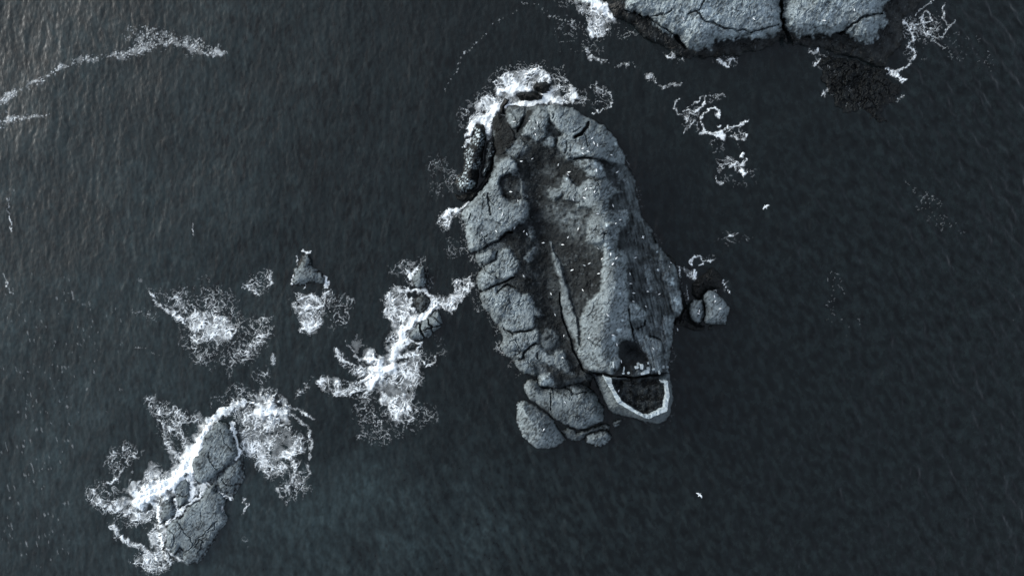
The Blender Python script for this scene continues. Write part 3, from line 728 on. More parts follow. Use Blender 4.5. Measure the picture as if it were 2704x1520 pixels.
skroot = empty('low_skerry', place(430, 1310, 0), 'low broad skerry split by foam-filled channels at the lower left', 'skerry')
for k, (poly, hgt, tf, cr) in enumerate([
    (T('E', (940, 400), (1000, 362), (1075, 370), (1120, 420), (1140, 500), (1185, 590), (1190, 740), (1150, 830), (1120, 880), (1070, 900), (1045, 960), (1055, 1000), (1085, 1045), (1020, 1130), (980, 1210), (910, 1300), (865, 1362), (780, 1375), (690, 1330), (640, 1240), (625, 1110), (590, 1080), (592, 960), (620, 885), (690, 790), (785, 722), (815, 690), (815, 620), (860, 580), (890, 500)), 0.22, 0.6, []),
    (T('E', (950, 390), (1000, 362), (1060, 375), (1108, 420), (1128, 500), (1158, 580), (1130, 620), (1090, 660), (1000, 728), (930, 783), (890, 798), (850, 768), (826, 700), (822, 620), (862, 590), (892, 530), (907, 460), (927, 420)), 1.5, 0.85,
     [(T('E', (940, 570), (960, 650), (1000, 700)), 2.2, 0.6), (T('E', (1030, 430), (1060, 520), (1110, 570)), 2.0, 0.35)]),
    (T('E', (686, 820), (702, 790), (784, 730), (810, 790), (813, 860), (790, 908), (760, 948), (726, 985), (706, 900)), 1.1, 0.8, [(T('E', (710, 870), (760, 880), (800, 860)), 2.5, 0.5)]),
    (T('E', (622, 890), (680, 882), (700, 930), (718, 1000), (690, 1036), (602, 1074), (597, 1020), (607, 950)), 1.0, 0.78, []),
    (T('E', (932, 805), (988, 795), (1005, 850), (1055, 890), (1062, 920), (1030, 960), (1040, 1000), (1078, 1040), (1010, 1120), (970, 1200), (900, 1290), (860, 1352), (790, 1368), (752, 1340), (762, 1290), (740, 1250), (690, 1310), (660, 1250), (632, 1200), (642, 1110), (645, 1085), (722, 1036), (784, 975), (874, 905), (922, 835)), 1.3, 0.84,
     [(T('E', (770, 1290), (850, 1200), (920, 1130), (1000, 1060)), 2.6, 0.5), (T('E', (720, 1060), (780, 1160), (830, 1220)), 2.4, 0.4), (T('E', (880, 1000), (900, 1060), (870, 1110), (800, 1090)), 2.2, 0.3),
      (T('E', (850, 1240), (880, 1190), (905, 1200), (890, 1260), (860, 1280)), 2.5, 0.6), (T('E', (960, 1080), (990, 1060), (980, 1110), (940, 1140)), 2.5, 0.5), (T('E', (640, 1110), (700, 1170), (680, 1250)), 3, 0.6)]),
    (T('E', (1003, 752), (1080, 674), (1140, 624), (1174, 640), (1170, 740), (1130, 800), (1110, 858), (1040, 858), (1012, 830), (1003, 792)), 1.1, 0.8, [(T('E', (1040, 760), (1060, 800), (1110, 810)), 3, 0.6)])]):
    me, loc, b_, z_ = single_rock('rock_block', poly, '', hgt, rim=5, step=1.6, tone=ROCK * tf * 1.1, seed=30 + k, wetline=-0.1, blk=26, cracks=[(c_[0], c_[1] * 0.8, c_[2] * 0.6) for c_ in cr], relief=0.6, jag=1.1)
    o = add('rock_shelf' if k == 0 else 'rock_block', me, M_ROCK, skroot)
    o.location = np.array(loc) - np.array(skroot.location)

isroot = empty('twin_islet', place(1865, 810, 0), 'small pale islet of two lobes off the eastern cliff of the large island', 'islet')
for k, (poly, hgt, nm) in enumerate([
    (T('I', (408, 1000), (450, 900), (490, 860), (560, 850), (632, 860), (652, 930), (667, 1000), (660, 1120), (602, 1210), (550, 1232), (470, 1192), (430, 1120)), 2.2, 'rounded_lobe'),
    (T('I', (650, 780), (720, 690), (780, 690), (870, 760), (962, 830), (1032, 940), (1088, 990), (1050, 1070), (1022, 1110), (1034, 1170), (1012, 1242), (900, 1252), (800, 1246), (682, 1240), (645, 1190), (668, 1100), (682, 980), (648, 860)), 3.4, 'angular_lobe')]):
    me, loc, b_, z_ = single_rock(nm, poly, '', hgt, rim=6, step=1.5, tone=ROCK * 0.95, seed=50 + k, wetline=0.5, blk=24, relief=0.5, jag=0.4)
    o = add(nm, me, M_ROCK, isroot)
    o.location = np.array(loc) - np.array(isroot.location)
rock_thing('small_rock', T('I', (708, 1292), (760, 1258), (804, 1270), (790, 1312), (740, 1328)), 'small grey stone at the lower edge of the two-lobed islet', 0.8, rim=4, seed=60, step=1.4, tone=ROCK * 0.6, wetline=0.2)
rock_thing('black_reef', T('I', (470, 600), (540, 520), (680, 420), (780, 330), (880, 380), (940, 520), (935, 650), (860, 690), (780, 680), (700, 690), (640, 780), (600, 850), (540, 840), (480, 760)),
           'black wet reef just above the two-lobed islet', 0.9, rim=8, seed=61, tone=0.008, wetline=2.5, step=1.8)
rock_thing('black_reef', T('I', (330, 1010), (380, 960), (410, 1060), (440, 1180), (540, 1250), (660, 1270), (640, 1330), (500, 1330), (350, 1280), (190, 1260), (180, 1170), (280, 1130)),  # shadowed water beside the islet, built as a low black rock
           'black ledge shape for the shadowed water between island cliff and two-lobed islet', 0.8, rim=8, seed=62, tone=0.007, wetline=2.5, step=1.8)
rock_thing('black_reef', T('I', (30, 80), (120, 130), (210, 280), (250, 520), (330, 780), (390, 950), (330, 1000), (260, 800), (210, 600), (190, 420), (90, 250)),
           'narrow black ledge at the waterline under the island\'s eastern cliff', 0.9, rim=7, seed=63, tone=0.006, wetline=2.5, step=1.8)
rock_thing('dark_reef', T('C', (1650, 340), (1720, 335), (1800, 360), (1900, 380), (2000, 410), (2080, 425), (2085, 480), (2165, 540), (2172, 590), (2060, 650), (2085, 720), (2092, 775), (2040, 762), (1960, 712), (1880, 692), (1802, 682), (1760, 602), (1702, 502), (1690, 430)),
           'ragged black reef barely above water off the headland', 0.3, rim=16, seed=64, tone=0.012, wetline=0.1, step=2.2, blk=20, jag=3.0, relief=1.9)

# ---------------------------------------------------------------- the ruined wall
M_WALL = plain_material('pale_lime_masonry', (0.31, 0.37, 0.40), 0.85, 0.3, 1.6)
M_BLOCK = plain_material('broken_masonry', (0.33, 0.39, 0.42), 0.85, 0.25, 2.5)


def wall_segment(quad, base, top, parent, off, seed):
    """one straight stretch of masonry: uneven crest, slightly leaning faces"""
    r = random.Random(seed)
    (o0, o1, i1, i0) = quad
    n = 7
    v, f = [], []
    for k in range(n + 1):
        t = k / n
        for (p0, p1, sgn) in ((o0, o1, 1), (i0, i1, -1)):
            u = p0[0] + (p1[0] - p0[0]) * t + r.uniform(-0.7, 0.7)
            w = p0[1] + (p1[1] - p0[1]) * t + r.uniform(-0.7, 0.7)
            zt = top + r.uniform(-0.12, 0.12)
            x, y, _ = place(u, w, zt + off[2])
            v += [(x - off[0], y - off[1], base), (x - off[0], y - off[1], zt)]
    for k in range(n):
        a, b = 4 * k, 4 * k + 4          # a: outer low, +1 outer top, +2 inner low, +3 inner top
        f += [(a, b, b + 1, a + 1), (a + 2, a + 3, b + 3, b + 2), (a + 1, b + 1, b + 3, a + 3)]
    e = 4 * n
    f += [(0, 1, 3, 2), (e, e + 2, e + 3, e + 1)]
    me = new_mesh('wall_segment', v, f)
    add('wall_segment', me, M_WALL, parent)


wroot = empty('ruined_wall', place(1690, 1050, 8.2), 'pale U-shaped ruined stone wall at the southern tip of the large island', 'wall')
W_TOPS = [9.7, 9.6, 9.6, 9.5, 9.7, 9.6, 9.5, 9.5, 9.6, 9.5, 9.2]
for k in range(len(W_OUT) - 1):
    wall_segment((W_OUT[k], W_OUT[k + 1], W_IN[k + 1], W_IN[k]), 6.4 - 8.2, W_TOPS[k] - 8.2, wroot, place(1690, 1050, 8.2), k)


def masonry_block(u, v, lu, lv, h, ang, label, seed):
    r = random.Random(seed)
    z0 = ground_z(u, v) - 0.15
    x, y, _ = place(u, v, z0 + h)
    a, b = 0.42 * lu * S, 0.42 * lv * S
    ring = [(-a, -b * .7), (-a * .75, -b), (a * .7, -b), (a, -b * .6), (a, b * .75), (a * .7, b), (-a * .8, b), (-a, b * .7)]
    vv = []
    for sc, z in ((1.0, 0), (1.0, h * .8), (0.8, h)):
        for p in ring:
            vv.append((p[0] * sc * r.uniform(.9, 1.05), p[1] * sc * r.uniform(.9, 1.05), z * r.uniform(.93, 1.04)))
    f4 = [(l * 8 + k, l * 8 + (k + 1) % 8, l * 8 + 8 + (k + 1) % 8, l * 8 + 8 + k) for l in (0, 1) for k in range(8)]
    f4 += [(16, 17, 18, 19), (16, 19, 20, 23), (20, 21, 22, 23)]
    o = add('masonry_block', new_mesh('masonry_block', vv, f4), M_BLOCK, None, label, 'masonry block', 'loose masonry behind the ruined wall', None, (x, y, z0))
    o.rotation_euler[2] = math.radians(ang)


for k, (p, lu, lv, h, ang, lab) in enumerate([
    ((1557, 1222), 10, 16, 1.0, -4, 'upright rectangular pale block, tallest in the rubble heap behind the ruined wall'),
    ((1460, 1230), 12, 8, 0.7, 10, 'squat pale block left of the upright block in the rubble heap'),
    ((1492, 1168), 8, 8, 0.6, 0, 'small round pale stone above the upright block in the rubble heap'),
    ((1640, 1320), 22, 12, 0.9, 14, 'broad pale slab of fallen masonry at the edge above the ruin floor'),
    ((1680, 1265), 10, 12, 0.8, 5, 'pale lump of masonry standing on the corner of the broad fallen slab'),
    ((1580, 1345), 14, 8, 0.7, 8, 'pale masonry lump at the left end of the broad fallen slab'),
    ((1682, 1150), 5, 7, 0.5, 0, 'thin pale stone on the turf right above the rubble heap'),
    ((1780, 1268), 9, 6, 0.5, 30, 'pale stone right of the rubble heap by the eastern rock'),
    ((1893, 1325), 6, 12, 0.6, 12, 'pale upright stone at the right end of the terrace edge'),
    ((1968, 1220), 7, 9, 0.6, 0, 'grey-white stone, left one of the pair on the eastern brink'),
    ((2045, 1222), 8, 7, 0.6, 0, 'grey-white stone, right one of the pair on the eastern brink'),
    ((1215, 1270), 4, 16, 0.5, -10, 'long thin pale kerb stone left of the rubble heap'),
    ((1205, 1345), 7, 5, 0.4, 10, 'small pale stone at the lower end of the thin kerb stone'),
    ((1305, 1335), 7, 6, 0.4, 30, 'small pale stone midway along the terrace edge'),
    ((1015, 1180), 4, 17, 0.4, 3, 'narrow pale kerb stone farthest left on the terrace above the ruin')]):
    (u, v), = T('N8', p)
    masonry_block(u, v, lu, lv, h, ang, lab, 90 + k)

# ---------------------------------------------------------------- foam
STEP = 1.65
fu, fv = np.arange(-20, 2726, STEP), np.arange(-20, 1542, STEP)
FU, FV = np.meshgrid(fu, fv)
DEN = np.zeros(FU.shape)          # how much of the water is covered
MIST = np.zeros(FU.shape)         # fine bubbles without pattern
FINE = np.zeros(FU.shape)         # 1: fine granular pattern, 0: lace
LIFT = np.zeros(FU.shape)
LINE = np.zeros(FU.shape)         # unbroken thin threads
PATCH = np.zeros(FU.shape, int)
BEST = np.zeros(FU.shape)
cur = 0


def sub(pts, pad):
    u0, u1, v0, v1 = bbox(pts, pad)
    j0, j1 = np.searchsorted(fu, (u0, u1)); i0, i1 = np.searchsorted(fv, (v0, v1))
    return (slice(i0, i1), slice(j0, j1))


_wu = 7 * fbm(FU, FV, 30, 901, 3)
_wv = 7 * fbm(FU, FV, 30, 911, 3)
_wn = 1.2 * perlin(FU / 24, FV / 24, 919) + 0.3 * perlin(FU / 8, FV / 8, 920)
_ju, _jv = 4.5 * fbm(FU, FV, 11, 915, 2), 4.5 * fbm(FU, FV, 11, 918, 2)


def stamp(sl, val, mode):
    DEN[sl] = np.maximum(DEN[sl], val) if mode >= 0 else DEN[sl] * (1 - val)
    win = val > BEST[sl]
    if mode >= 0:
        PATCH[sl] = np.where(win, cur, PATCH[sl]); BEST[sl] = np.maximum(BEST[sl], val)


def area(frame, D, soft, *pts, mist=0.0, mode=0, fine=0):
    p = T(frame, *pts)
    sl = sub(p, soft + 10)
    d = sdf(p, FU[sl] + _wu[sl], FV[sl] + _wv[sl])
    k = sstep(-soft, soft * 0.8, d)
    stamp(sl, D * k, mode)
    if mist:
        MIST[sl] = np.maximum(MIST[sl], 0.75 * mist * sstep(-soft, soft * 2.6, d + 9 * _wn[sl]))
    if fine:
        FINE[sl] = np.maximum(FINE[sl], k)


def streak(frame, D, w, *pts, lift=0.0, soft=1.0, fine=0):
    """w: half width in pixels (points may carry their own as a third value)"""
    p = T(frame, *pts)
    if len(p[0]) < 3:
        p = [(a[0], a[1], w) for a in p]
    mw = max(a[2] for a in p)
    sl = sub(p, mw * 2.4 + 8)
    d, ww = ldist(p, FU[sl] + 0.5 * _wu[sl] + _ju[sl], FV[sl] + 0.5 * _wv[sl] + _jv[sl])
    ww = ww * (1 + 0.55 * np.clip(_wn[sl], -0.9, 1.1))
    k = sstep(1.0 + soft, 0.3, d / ww)
    stamp(sl, D * k, 0)
    if mw <= 5.5 and fine == 0:
        LINE[sl] = np.maximum(LINE[sl], 0.7 * min(D, 1) ** 1.5 * sstep(0.95, 0.25, d / ww))
    if D >= 1.3 and lift >= 0.6:                      # fine spray thrown around the breaker
        MIST[sl] = np.maximum(MIST[sl], 0.62 * np.clip(1.0 + 0.7 * _wn[sl], 0.2, 1.4) * sstep(3.0, 0.7, d / ww))
    if lift:
        LIFT[sl] = np.maximum(LIFT[sl], lift * k)
    if fine:
        FINE[sl] = np.maximum(FINE[sl], k)


def spot(frame, D, r, *pts, lift=0.0):
    for p in pts:
        streak(frame, D, r, p, (p[0] + 1, p[1]), lift=lift)


PATCHES = []


def patch(label):
    global cur
    PATCHES.append(label)
    cur = len(PATCHES)


# -- granular band at the top left
patch('long grainy foam band crossing the water at the top left')
streak('H', .58, 0, (-60, 1040, 9), (0, 1000, 10), (80, 920, 10), (150, 880, 11), (300, 790, 7), (450, 730, 7), (600, 640, 9), (760, 575, 10), (900, 560, 9), (1050, 520, 10), (1200, 530, 14), (1300, 480, 17), (1450, 400, 20), (1600, 360, 20), (1750, 400, 15), (1850, 480, 14), (2000, 500, 11), (2150, 515, 6), fine=1)
area('H', .42, 14, (1130, 330), (1220, 230), (1420, 230), (1620, 290), (1850, 350), (2120, 430), (2180, 560), (1850, 470), (1500, 430), (1300, 470), fine=1)
patch('short grainy foam streak at the left edge of the picture')
streak('H', .58, 0, (-60, 1230, 10), (0, 1190, 11), (100, 1140, 12), (200, 1120, 9), (330, 1110, 7), (450, 1095, 5), fine=1)
area('H', .3, 10, (-40, 1050), (60, 1040), (120, 1090), (60, 1150), (-40, 1150), fine=1)
# -- thin drift lines at the top
patch('thin wavering foam line above the large island')
streak('Z', .42, 3.2, (1330, 2), (1290, 30), (1250, 55), (1210, 95), (1170, 132), (1155, 150), (1150, 180), (1120, 215), (1115, 240), fine=1)
streak('C', .5, 4, (-100, 20), (0, 85), (70, 120), (130, 132), (170, 200), (200, 250), (220, 310), (250, 350), (320, 385), (370, 380), (400, 415), (480, 408), (520, 400), (570, 445), (620, 465), (655, 508), (700, 540), (760, 520), (820, 525), fine=.6)
spot('C', .85, 6, (230, 320), (255, 352), (490, 402), (620, 470), (140, 140), (708, 540))
area('Z', .2, 20, (1380, 20), (1500, 60), (1520, 140), (1400, 140))
# -- west foot of the headland
patch('bright surf boiling at the western foot of the headland')
streak('C', 1.4, 0, (220, -40, 12), (260, 0, 12), (310, 35, 11), (355, 75, 10), (380, 98, 8), lift=.8)
area('C', .74, 8, (150, -20), (240, -10), (330, 40), (392, 92), (385, 160), (352, 230), (300, 240), (250, 230), (240, 150), (180, 60), mist=.2)
area('C', .34, 16, (380, 110), (480, 160), (570, 210), (460, 255), (370, 240), (260, 260))
area('C', .3, 12, (20, 0), (160, 0), (180, 40), (60, 50))
# -- east side of the headland
patch('looping foam threads off the eastern side of the headland')
streak('C', .75, 3.2, (2180, 130), (2240, 170), (2250, 250), (2222, 280), (2260, 310), (2262, 360), (2200, 420), (2130, 450))
streak('C', .68, 3, (2240, 150), (2330, 140), (2370, 130), (2330, 60), (2300, 110), (2330, 220), (2370, 170))
streak('C', .62, 2.8, (2330, 205), (2400, 242), (2440, 220), (2462, 170), (2512, 130), (2470, 155), (2445, 130))
streak('C', .62, 2.8, (2260, 90), (2350, 20), (2390, -5), (2400, -40)); streak('C', .5, 2.2, (2440, 30), (2438, 90), (2450, 150)); streak('C', .5, 2.5, (2330, 220), (2400, 270), (2450, 300))
streak('C', 1.1, 6, (2095, 440), (2140, 465), (2190, 490), lift=.3)
area('C', .3, 14, (2160, 100), (2400, 60), (2440, 240), (2280, 330), (2200, 440))
# -- specks along the headland's south face
patch('scattered foam specks along the southern foot of the headland')
streak('C', .85, 3.5, (725, 345), (755, 355), (775, 325)); streak('C', 1.1, 4, (1050, 375), (1085, 400), (1108, 415), (1130, 370)); streak('C', .75, 4, (1605, 325), (1640, 335), (1660, 310)); streak('C', .75, 3, (1650, 395), (1680, 375))
area('C', .33, 14, (700, 320), (830, 340), (880, 380), (760, 380)); area('C', .3, 14, (980, 350), (1200, 340), (1130, 420), (1040, 400)); area('C', .34, 20, (1600, 300), (1720, 330), (1690, 440), (1640, 400))
patch('foam threads caught on the ragged black reef')
area('C', .27, 20, (1700, 330), (2000, 400), (2080, 480), (2100, 640), (1880, 690), (1760, 600), (1690, 450))
streak('C', .7, 3, (1840, 430), (1880, 440), (1960, 430)); streak('C', .6, 3, (1690, 590), (1720, 560), (1745, 580)); spot('C', .9, 3.5, (2085, 285), (1865, 635), (1780, 640)); streak('C', .7, 3.5, (2150, 620), (2185, 590))
# -- surf north of the island
patch('white surf mass breaking on the northern edge of the large island')
streak('G', 1.5, 0, (650, 492, 6), (720, 470, 8), (800, 466, 9), (880, 455, 9), (960, 448, 9), (1040, 438, 9), (1130, 430, 8), (1205, 442, 5), lift=.7)
area('G', .80, 10, (560, 330), (530, 260), (600, 180), (700, 130), (800, 130), (900, 120), (1000, 120), (1070, 150), (1082, 220), (1060, 250), (960, 260), (920, 300), (900, 340), (800, 342), (700, 342), (620, 332), mist=.25)
streak('G', 1.35, 0, (600, 325, 6), (700, 312, 12), (800, 312, 12), (880, 315, 8), lift=.6)
streak('G', 1.1, 6, (800, 240), (860, 165), (940, 130), (1010, 140), (1060, 190), (1072, 235), lift=.4)
streak('G', 1.1, 8, (640, 250), (740, 210), (800, 200), lift=.4)
area('G', .40, 18, (470, 270), (560, 120), (720, 60), (900, 50), (1080, 60), (1210, 90), (1270, 200), (1310, 260), (1250, 290), (1100, 260), (900, 120), (620, 160))
area('G', .78, 9, (1080, 290), (1200, 270), (1300, 300), (1345, 370), (1325, 440), (1200, 462), (1020, 440), (1040, 360), mist=.2)
streak('G', 1.2, 7, (1290, 320), (1322, 380), (1302, 430), lift=.4); streak('G', 1.3, 10, (1040, 400), (1090, 390), (1120, 420), lift=.4)
area('G', .9, 8, (1130, 360), (1200, 340), (1230, 380), (1190, 415), (1140, 400), mode=-1)
area('G', .34, 16, (1340, 320), (1440, 330), (1480, 460), (1400, 500), (1320, 460))
patch('white surf wrapping the north-western corner of the large island')
area('G', .84, 12, (420, 400), (520, 380), (600, 370), (650, 420), (600, 470), (600, 545), (522, 562), (522, 640), (502, 740), (482, 765), (440, 680), (420, 622), (340, 642), (300, 702), (290, 782), (258, 760), (280, 660), (350, 560), (400, 480), mist=.25)
streak('G', 1.5, 0, (565, 515, 12), (490, 570, 16), (465, 610, 18), (480, 690, 12), (486, 765, 4), lift=.8)
streak('G', 1.35, 0, (395, 625, 6), (345, 655, 9), (310, 710, 9), (285, 770, 6), lift=.5)
streak('G', 1.0, 9, (655, 430), (590, 440), (550, 470), lift=.3); spot('G', 1.1, 6, (290, 830), lift=.2); streak('G', .7, 3, (240, 880), (275, 850))
area('G', .36, 20, (230, 480), (400, 330), (480, 260), (570, 360), (420, 420), (350, 560), (250, 690), (190, 720), (170, 600))
patch('faint foam threads right of the northern surf')
streak('G', .62, 2.6, (1470, 300), (1530, 280), (1555, 255), (1560, 340), (1600, 350)); streak('G', .6, 2.6, (1640, 330), (1690, 380), (1700, 430), (1650, 500), (1600, 520), (1530, 550), (1500, 550)); streak('G', .55, 2.5, (1570, 310), (1610, 340), (1600, 380))
area('G', .27, 14, (1460, 300), (1600, 260), (1710, 360), (1680, 500), (1520, 560), (1500, 420))
# -- west flank
patch('small surf fan on the western flank of the large island')
area('A', .62, 7, (30, 1140), (110, 1120), (200, 1070), (245, 1055), (200, 1130), (120, 1170), (100, 1250), (60, 1265), (15, 1220)); streak('A', 1.0, 5, (50, 1150), (130, 1122), (200, 1092), (235, 1065), lift=.3)
area('A', .27, 20, (-60, 720), (90, 740), (150, 850), (140, 1000), (60, 1060), (-40, 1000)); area('A', .24, 20, (20, 1280), (190, 1280), (200, 1420), (80, 1460)); area('A', .3, 12, (110, 810), (160, 860), (150, 1000), (100, 930))
# -- foam patch left of the kite rock
patch('wide lacy foam patch drifting left of the kite-shaped skerry')
area('D', .37, 22, (520, 360), (620, 480), (700, 600), (850, 720), (800, 850), (880, 900), (950, 1000), (1050, 1060), (1250, 1040), (1400, 1030), (1500, 900), (1570, 800), (1560, 640), (1400, 640), (1280, 600), (1260, 480), (1150, 400), (950, 410), (750, 460), (620, 430))
area('D', .80, 16, (870, 650), (950, 600), (1080, 620), (1220, 650), (1275, 760), (1250, 830), (1100, 855), (950, 860), (870, 800), (900, 720), mist=.18)
streak('D', 1.1, 7, (950, 750), (1000, 722), (1050, 735), (1065, 770), (1100, 800)); streak('D', .95, 8, (940, 790), (1000, 680), (1060, 650))
streak('D', .82, 5, (620, 520), (700, 590), (780, 630), (850, 680), (920, 745)); streak('D', .8, 3, (585, 450), (640, 495))
area('D', .5, 12, (740, 490), (830, 480), (840, 560), (760, 600), (690, 560)); area('D', .5, 12, (930, 430), (1120, 410), (1230, 560), (1200, 640), (1040, 600), (930, 560))
area('D', .62, 12, (1385, 670), (1520, 650), (1575, 790), (1470, 880), (1370, 930), (1410, 800)); area('D', .45, 14, (1330, 400), (1400, 330), (1500, 280), (1570, 250), (1562, 390), (1470, 490), (1380, 470))
streak('D', .7, 3, (1335, 420), (1400, 440), (1460, 480)); streak('D', .7, 3, (1555, 290), (1560, 390), (1520, 410))
area('D', .36, 14, (900, 880), (1250, 880), (1480, 900), (1420, 1020), (1240, 1060), (1000, 1040)); streak('D', .55, 4, (470, 890), (560, 900), (660, 950), fine=.6)
area('D', .4, 12, (1400, 1060), (1540, 1040), (1540, 1130), (1480, 1190), (1400, 1130)); area('D', .5, 7, (1565, 940), (1605, 980), (1590, 1050), (1560, 1020)); area('D', .3, 14, (1170, 1040), (1250, 1060), (1240, 1140), (1190, 1130))
area('D', .2, 20, (400, 600), (560, 560), (700, 680), (560, 720)); area('D', .2, 20, (880, 280), (1080, 260), (1100, 360), (900, 360))
# -- kite rock
patch('foam hooks and churned lace below the kite-shaped skerry')
streak('K', 1.15, 2.6, (108, 620), (118, 545), (150, 510)); streak('K', 1.2, 0, (560, 480, 2.5), (620, 530, 5), (645, 590, 5), (605, 665, 3)); streak('K', 1.0, 2.4, (285, 130), (335, 150), (385, 122)); streak('K', .95, 2.2, (205, 215), (188, 300))
spot('K', .8, 5, (212, 415)); streak('K', .9, 2.4, (300, 570), (308, 660))
area('K', .72, 8, (160, 720), (300, 720), (380, 740), (560, 800), (640, 730), (630, 850), (570, 960), (630, 1000), (550, 1200), (430, 1345), (280, 1312), (230, 1230), (200, 1100), (150, 1000), (60, 850), (150, 850), mist=.22)
streak('K', 1.1, 3.2, (200, 850), (300, 830), (370, 770), (450, 830), (540, 900)); streak('K', 1.2, 4.5, (320, 985), (400, 970), (480, 965), (570, 920)); streak('K', 1.1, 4, (250, 1285), (340, 1250), (470, 1222)); streak('K', .9, 3, (600, 730), (625, 780), (590, 880))
area('K', .38, 12, (560, 690), (740, 720), (860, 800), (880, 1200), (720, 1300), (560, 1150)); area('K', .35, 10, (860, 850), (960, 900), (980, 1200), (860, 1250))
# -- middle skerry
patch('long diagonal streak of white surf over the middle skerries')
streak('F', 1.5, 0, (905, 438, 4), (840, 490, 7), (780, 530, 8), (720, 570, 11), (680, 605, 13), lift=.7)
streak('F', 1.4, 0, (690, 600, 11), (665, 680, 11), (630, 750, 9), (600, 800, 8), lift=.6)
streak('F', 1.6, 0, (620, 845, 7), (545, 880, 11), (500, 935, 11), (465, 968, 7), lift=.9)
streak('F', 1.4, 0, (440, 800, 6), (480, 785, 9), (525, 820, 10), (525, 870, 9), (490, 870, 6), lift=1.0)
streak('F', 1.0, 4, (465, 962), (400, 1000), (330, 1028), lift=.2); streak('F', .9, 4, (380, 960), (440, 930), (500, 890))
area('F', .70, 10, (95, 960), (130, 910), (220, 925), (320, 940), (420, 930), (460, 962), (340, 1040), (250, 1060), (170, 1040)); area('F', .6, 10, (215, 715), (260, 750), (330, 815), (440, 850), (520, 900), (440, 945), (330, 900), (250, 830))
streak('F', .9, 4, (235, 720), (240, 780), (330, 830)); streak('F', .7, 3, (290, 680), (330, 720), (390, 800))
area('F', .74, 12, (540, 400), (620, 290), (700, 305), (720, 380), (740, 440), (770, 480), (700, 560), (640, 590), (580, 520), (550, 450), mist=.3); area('F', .6, 10, (550, 640), (660, 590), (700, 640), (640, 760), (580, 790), mist=.15)
streak('F', 1.3, 3.5, (715, 195), (735, 245), (782, 178), lift=.3); streak('F', 1.0, 5, (650, 330), (740, 325), (840, 335), (880, 370), (912, 425)); streak('F', 1.0, 5, (740, 380), (720, 430), (770, 480)); streak('F', 1.0, 4, (850, 350), (890, 400), (850, 450), (820, 440))
area('F', .45, 12, (560, 180), (700, 120), (880, 100), (860, 180), (900, 310), (740, 320), (690, 250))
area('F', .68, 10, (880, 330), (960, 380), (1040, 340), (1020, 260), (1130, 220), (1180, 310), (1090, 390), (1040, 480), (960, 470), (920, 420), mist=.15); streak('F', 1.0, 6, (1000, 420), (1050, 370), (1080, 390)); streak('F', .9, 5, (900, 400), (940, 420), (1000, 420))
area('F', .80, 14, (480, 960), (560, 880), (640, 830), (720, 760), (790, 720), (800, 850), (812, 950), (775, 1010), (745, 1100), (765, 1200), (720, 1275), (640, 1230), (590, 1150), (540, 1080), (500, 1020), mist=.25)
area('F', 1.1, 10, (640, 870), (780, 850), (775, 960), (690, 940), mist=.3); streak('F', 1.0, 12, (550, 1080), (640, 1140), (700, 1160)); streak('F', 1.05, 6, (600, 780), (690, 770), (780, 740))
area('F', .85, 8, (520, 990), (560, 960), (640, 980), (650, 1030), (570, 1040), mode=-1); area('F', .8, 5, (575, 890), (610, 890), (612, 920), (580, 918), mode=-1)
area('F', .35, 20, (420, 1050), (330, 1120), (380, 1340), (540, 1385), (760, 1290), (935, 1190), (935, 1110), (780, 1080)); area('F', .5, 12, (330, 1060), (470, 960), (500, 1050), (420, 1130))
streak('F', 1.05, 3.5, (706, 700), (735, 668), (800, 690), (785, 722)); streak('F', .65, 3, (820, 820), (880, 835), (915, 800), (905, 770)); area('F', .3, 12, (790, 740), (920, 760), (920, 840), (830, 840)); area('F', .26, 12, (880, 620), (970, 640), (980, 820), (920, 760))
area('F', .18, 14, (240, 650), (300, 680), (360, 610), (440, 690), (500, 750), (450, 800), (370, 780), (300, 720), mist=.2)
area('F', .3, 14, (130, 580), (280, 560), (360, 430), (300, 330), (160, 380))
# -- low skerry
patch('heavy white breakers and spray over the low skerry at lower left')
streak('E', 1.7, 0, (465, 965, 8), (440, 915, 18), (520, 870, 20), (600, 830, 20), (680, 790, 15), (740, 740, 15), (785, 690, 14), lift=2.0)
streak('E', 1.6, 0, (785, 690, 14), (800, 640, 14), (850, 570, 13), (880, 500, 11), (920, 420, 9), (942, 368, 7), lift=1.0)
streak('E', 1.2, 0, (935, 350, 8), (1000, 322, 9), (1060, 280, 11), (1130, 240, 11), (1200, 205, 8), lift=.5)
streak('E', 1.3, 5, (1100, 370), (1128, 450), (1145, 530), (1165, 578), (1145, 600), lift=.3)
streak('E', 1.3, 0, (790, 700, 9), (825, 760, 7), (835, 830, 11), (820, 880, 9), (800, 910, 4)); streak('E', 1.1, 6, (830, 800), (880, 830), (920, 805))
streak('E', 1.15, 3.6, (930, 795), (880, 885), (790, 945), (715, 1025), (640, 1075)); streak('E', 1.0, 7, (600, 895), (570, 960), (588, 1030), (602, 1100), (612, 1200), (580, 1280)); streak('E', .9, 3, (700, 900), (715, 960), (722, 1000))
streak('E', 1.0, 4, (1010, 850), (1040, 885), (1100, 900)); streak('E', .6, 3, (1190, 890), (1215, 940), (1190, 1010)); streak('E', .9, 3, (640, 1250), (690, 1310), (750, 1340))
area('E', .55, 9, (490, 690), (550, 640), (605, 665), (625, 740), (700, 720), (750, 680), (765, 720), (650, 800), (540, 860), (430, 900), (390, 850), (450, 770), mist=.5)
area('E', .4, 9, (845, 320), (880, 300), (930, 340), (900, 380), (850, 370), mist=.35); area('E', .4, 8, (660, 610), (700, 580), (720, 640), (680, 680), mist=.4)
spot('E', 1.7, 17, (1368, 290), lift=1.8); streak('E', 1.3, 13, (1330, 295), (1420, 285), lift=1.2)
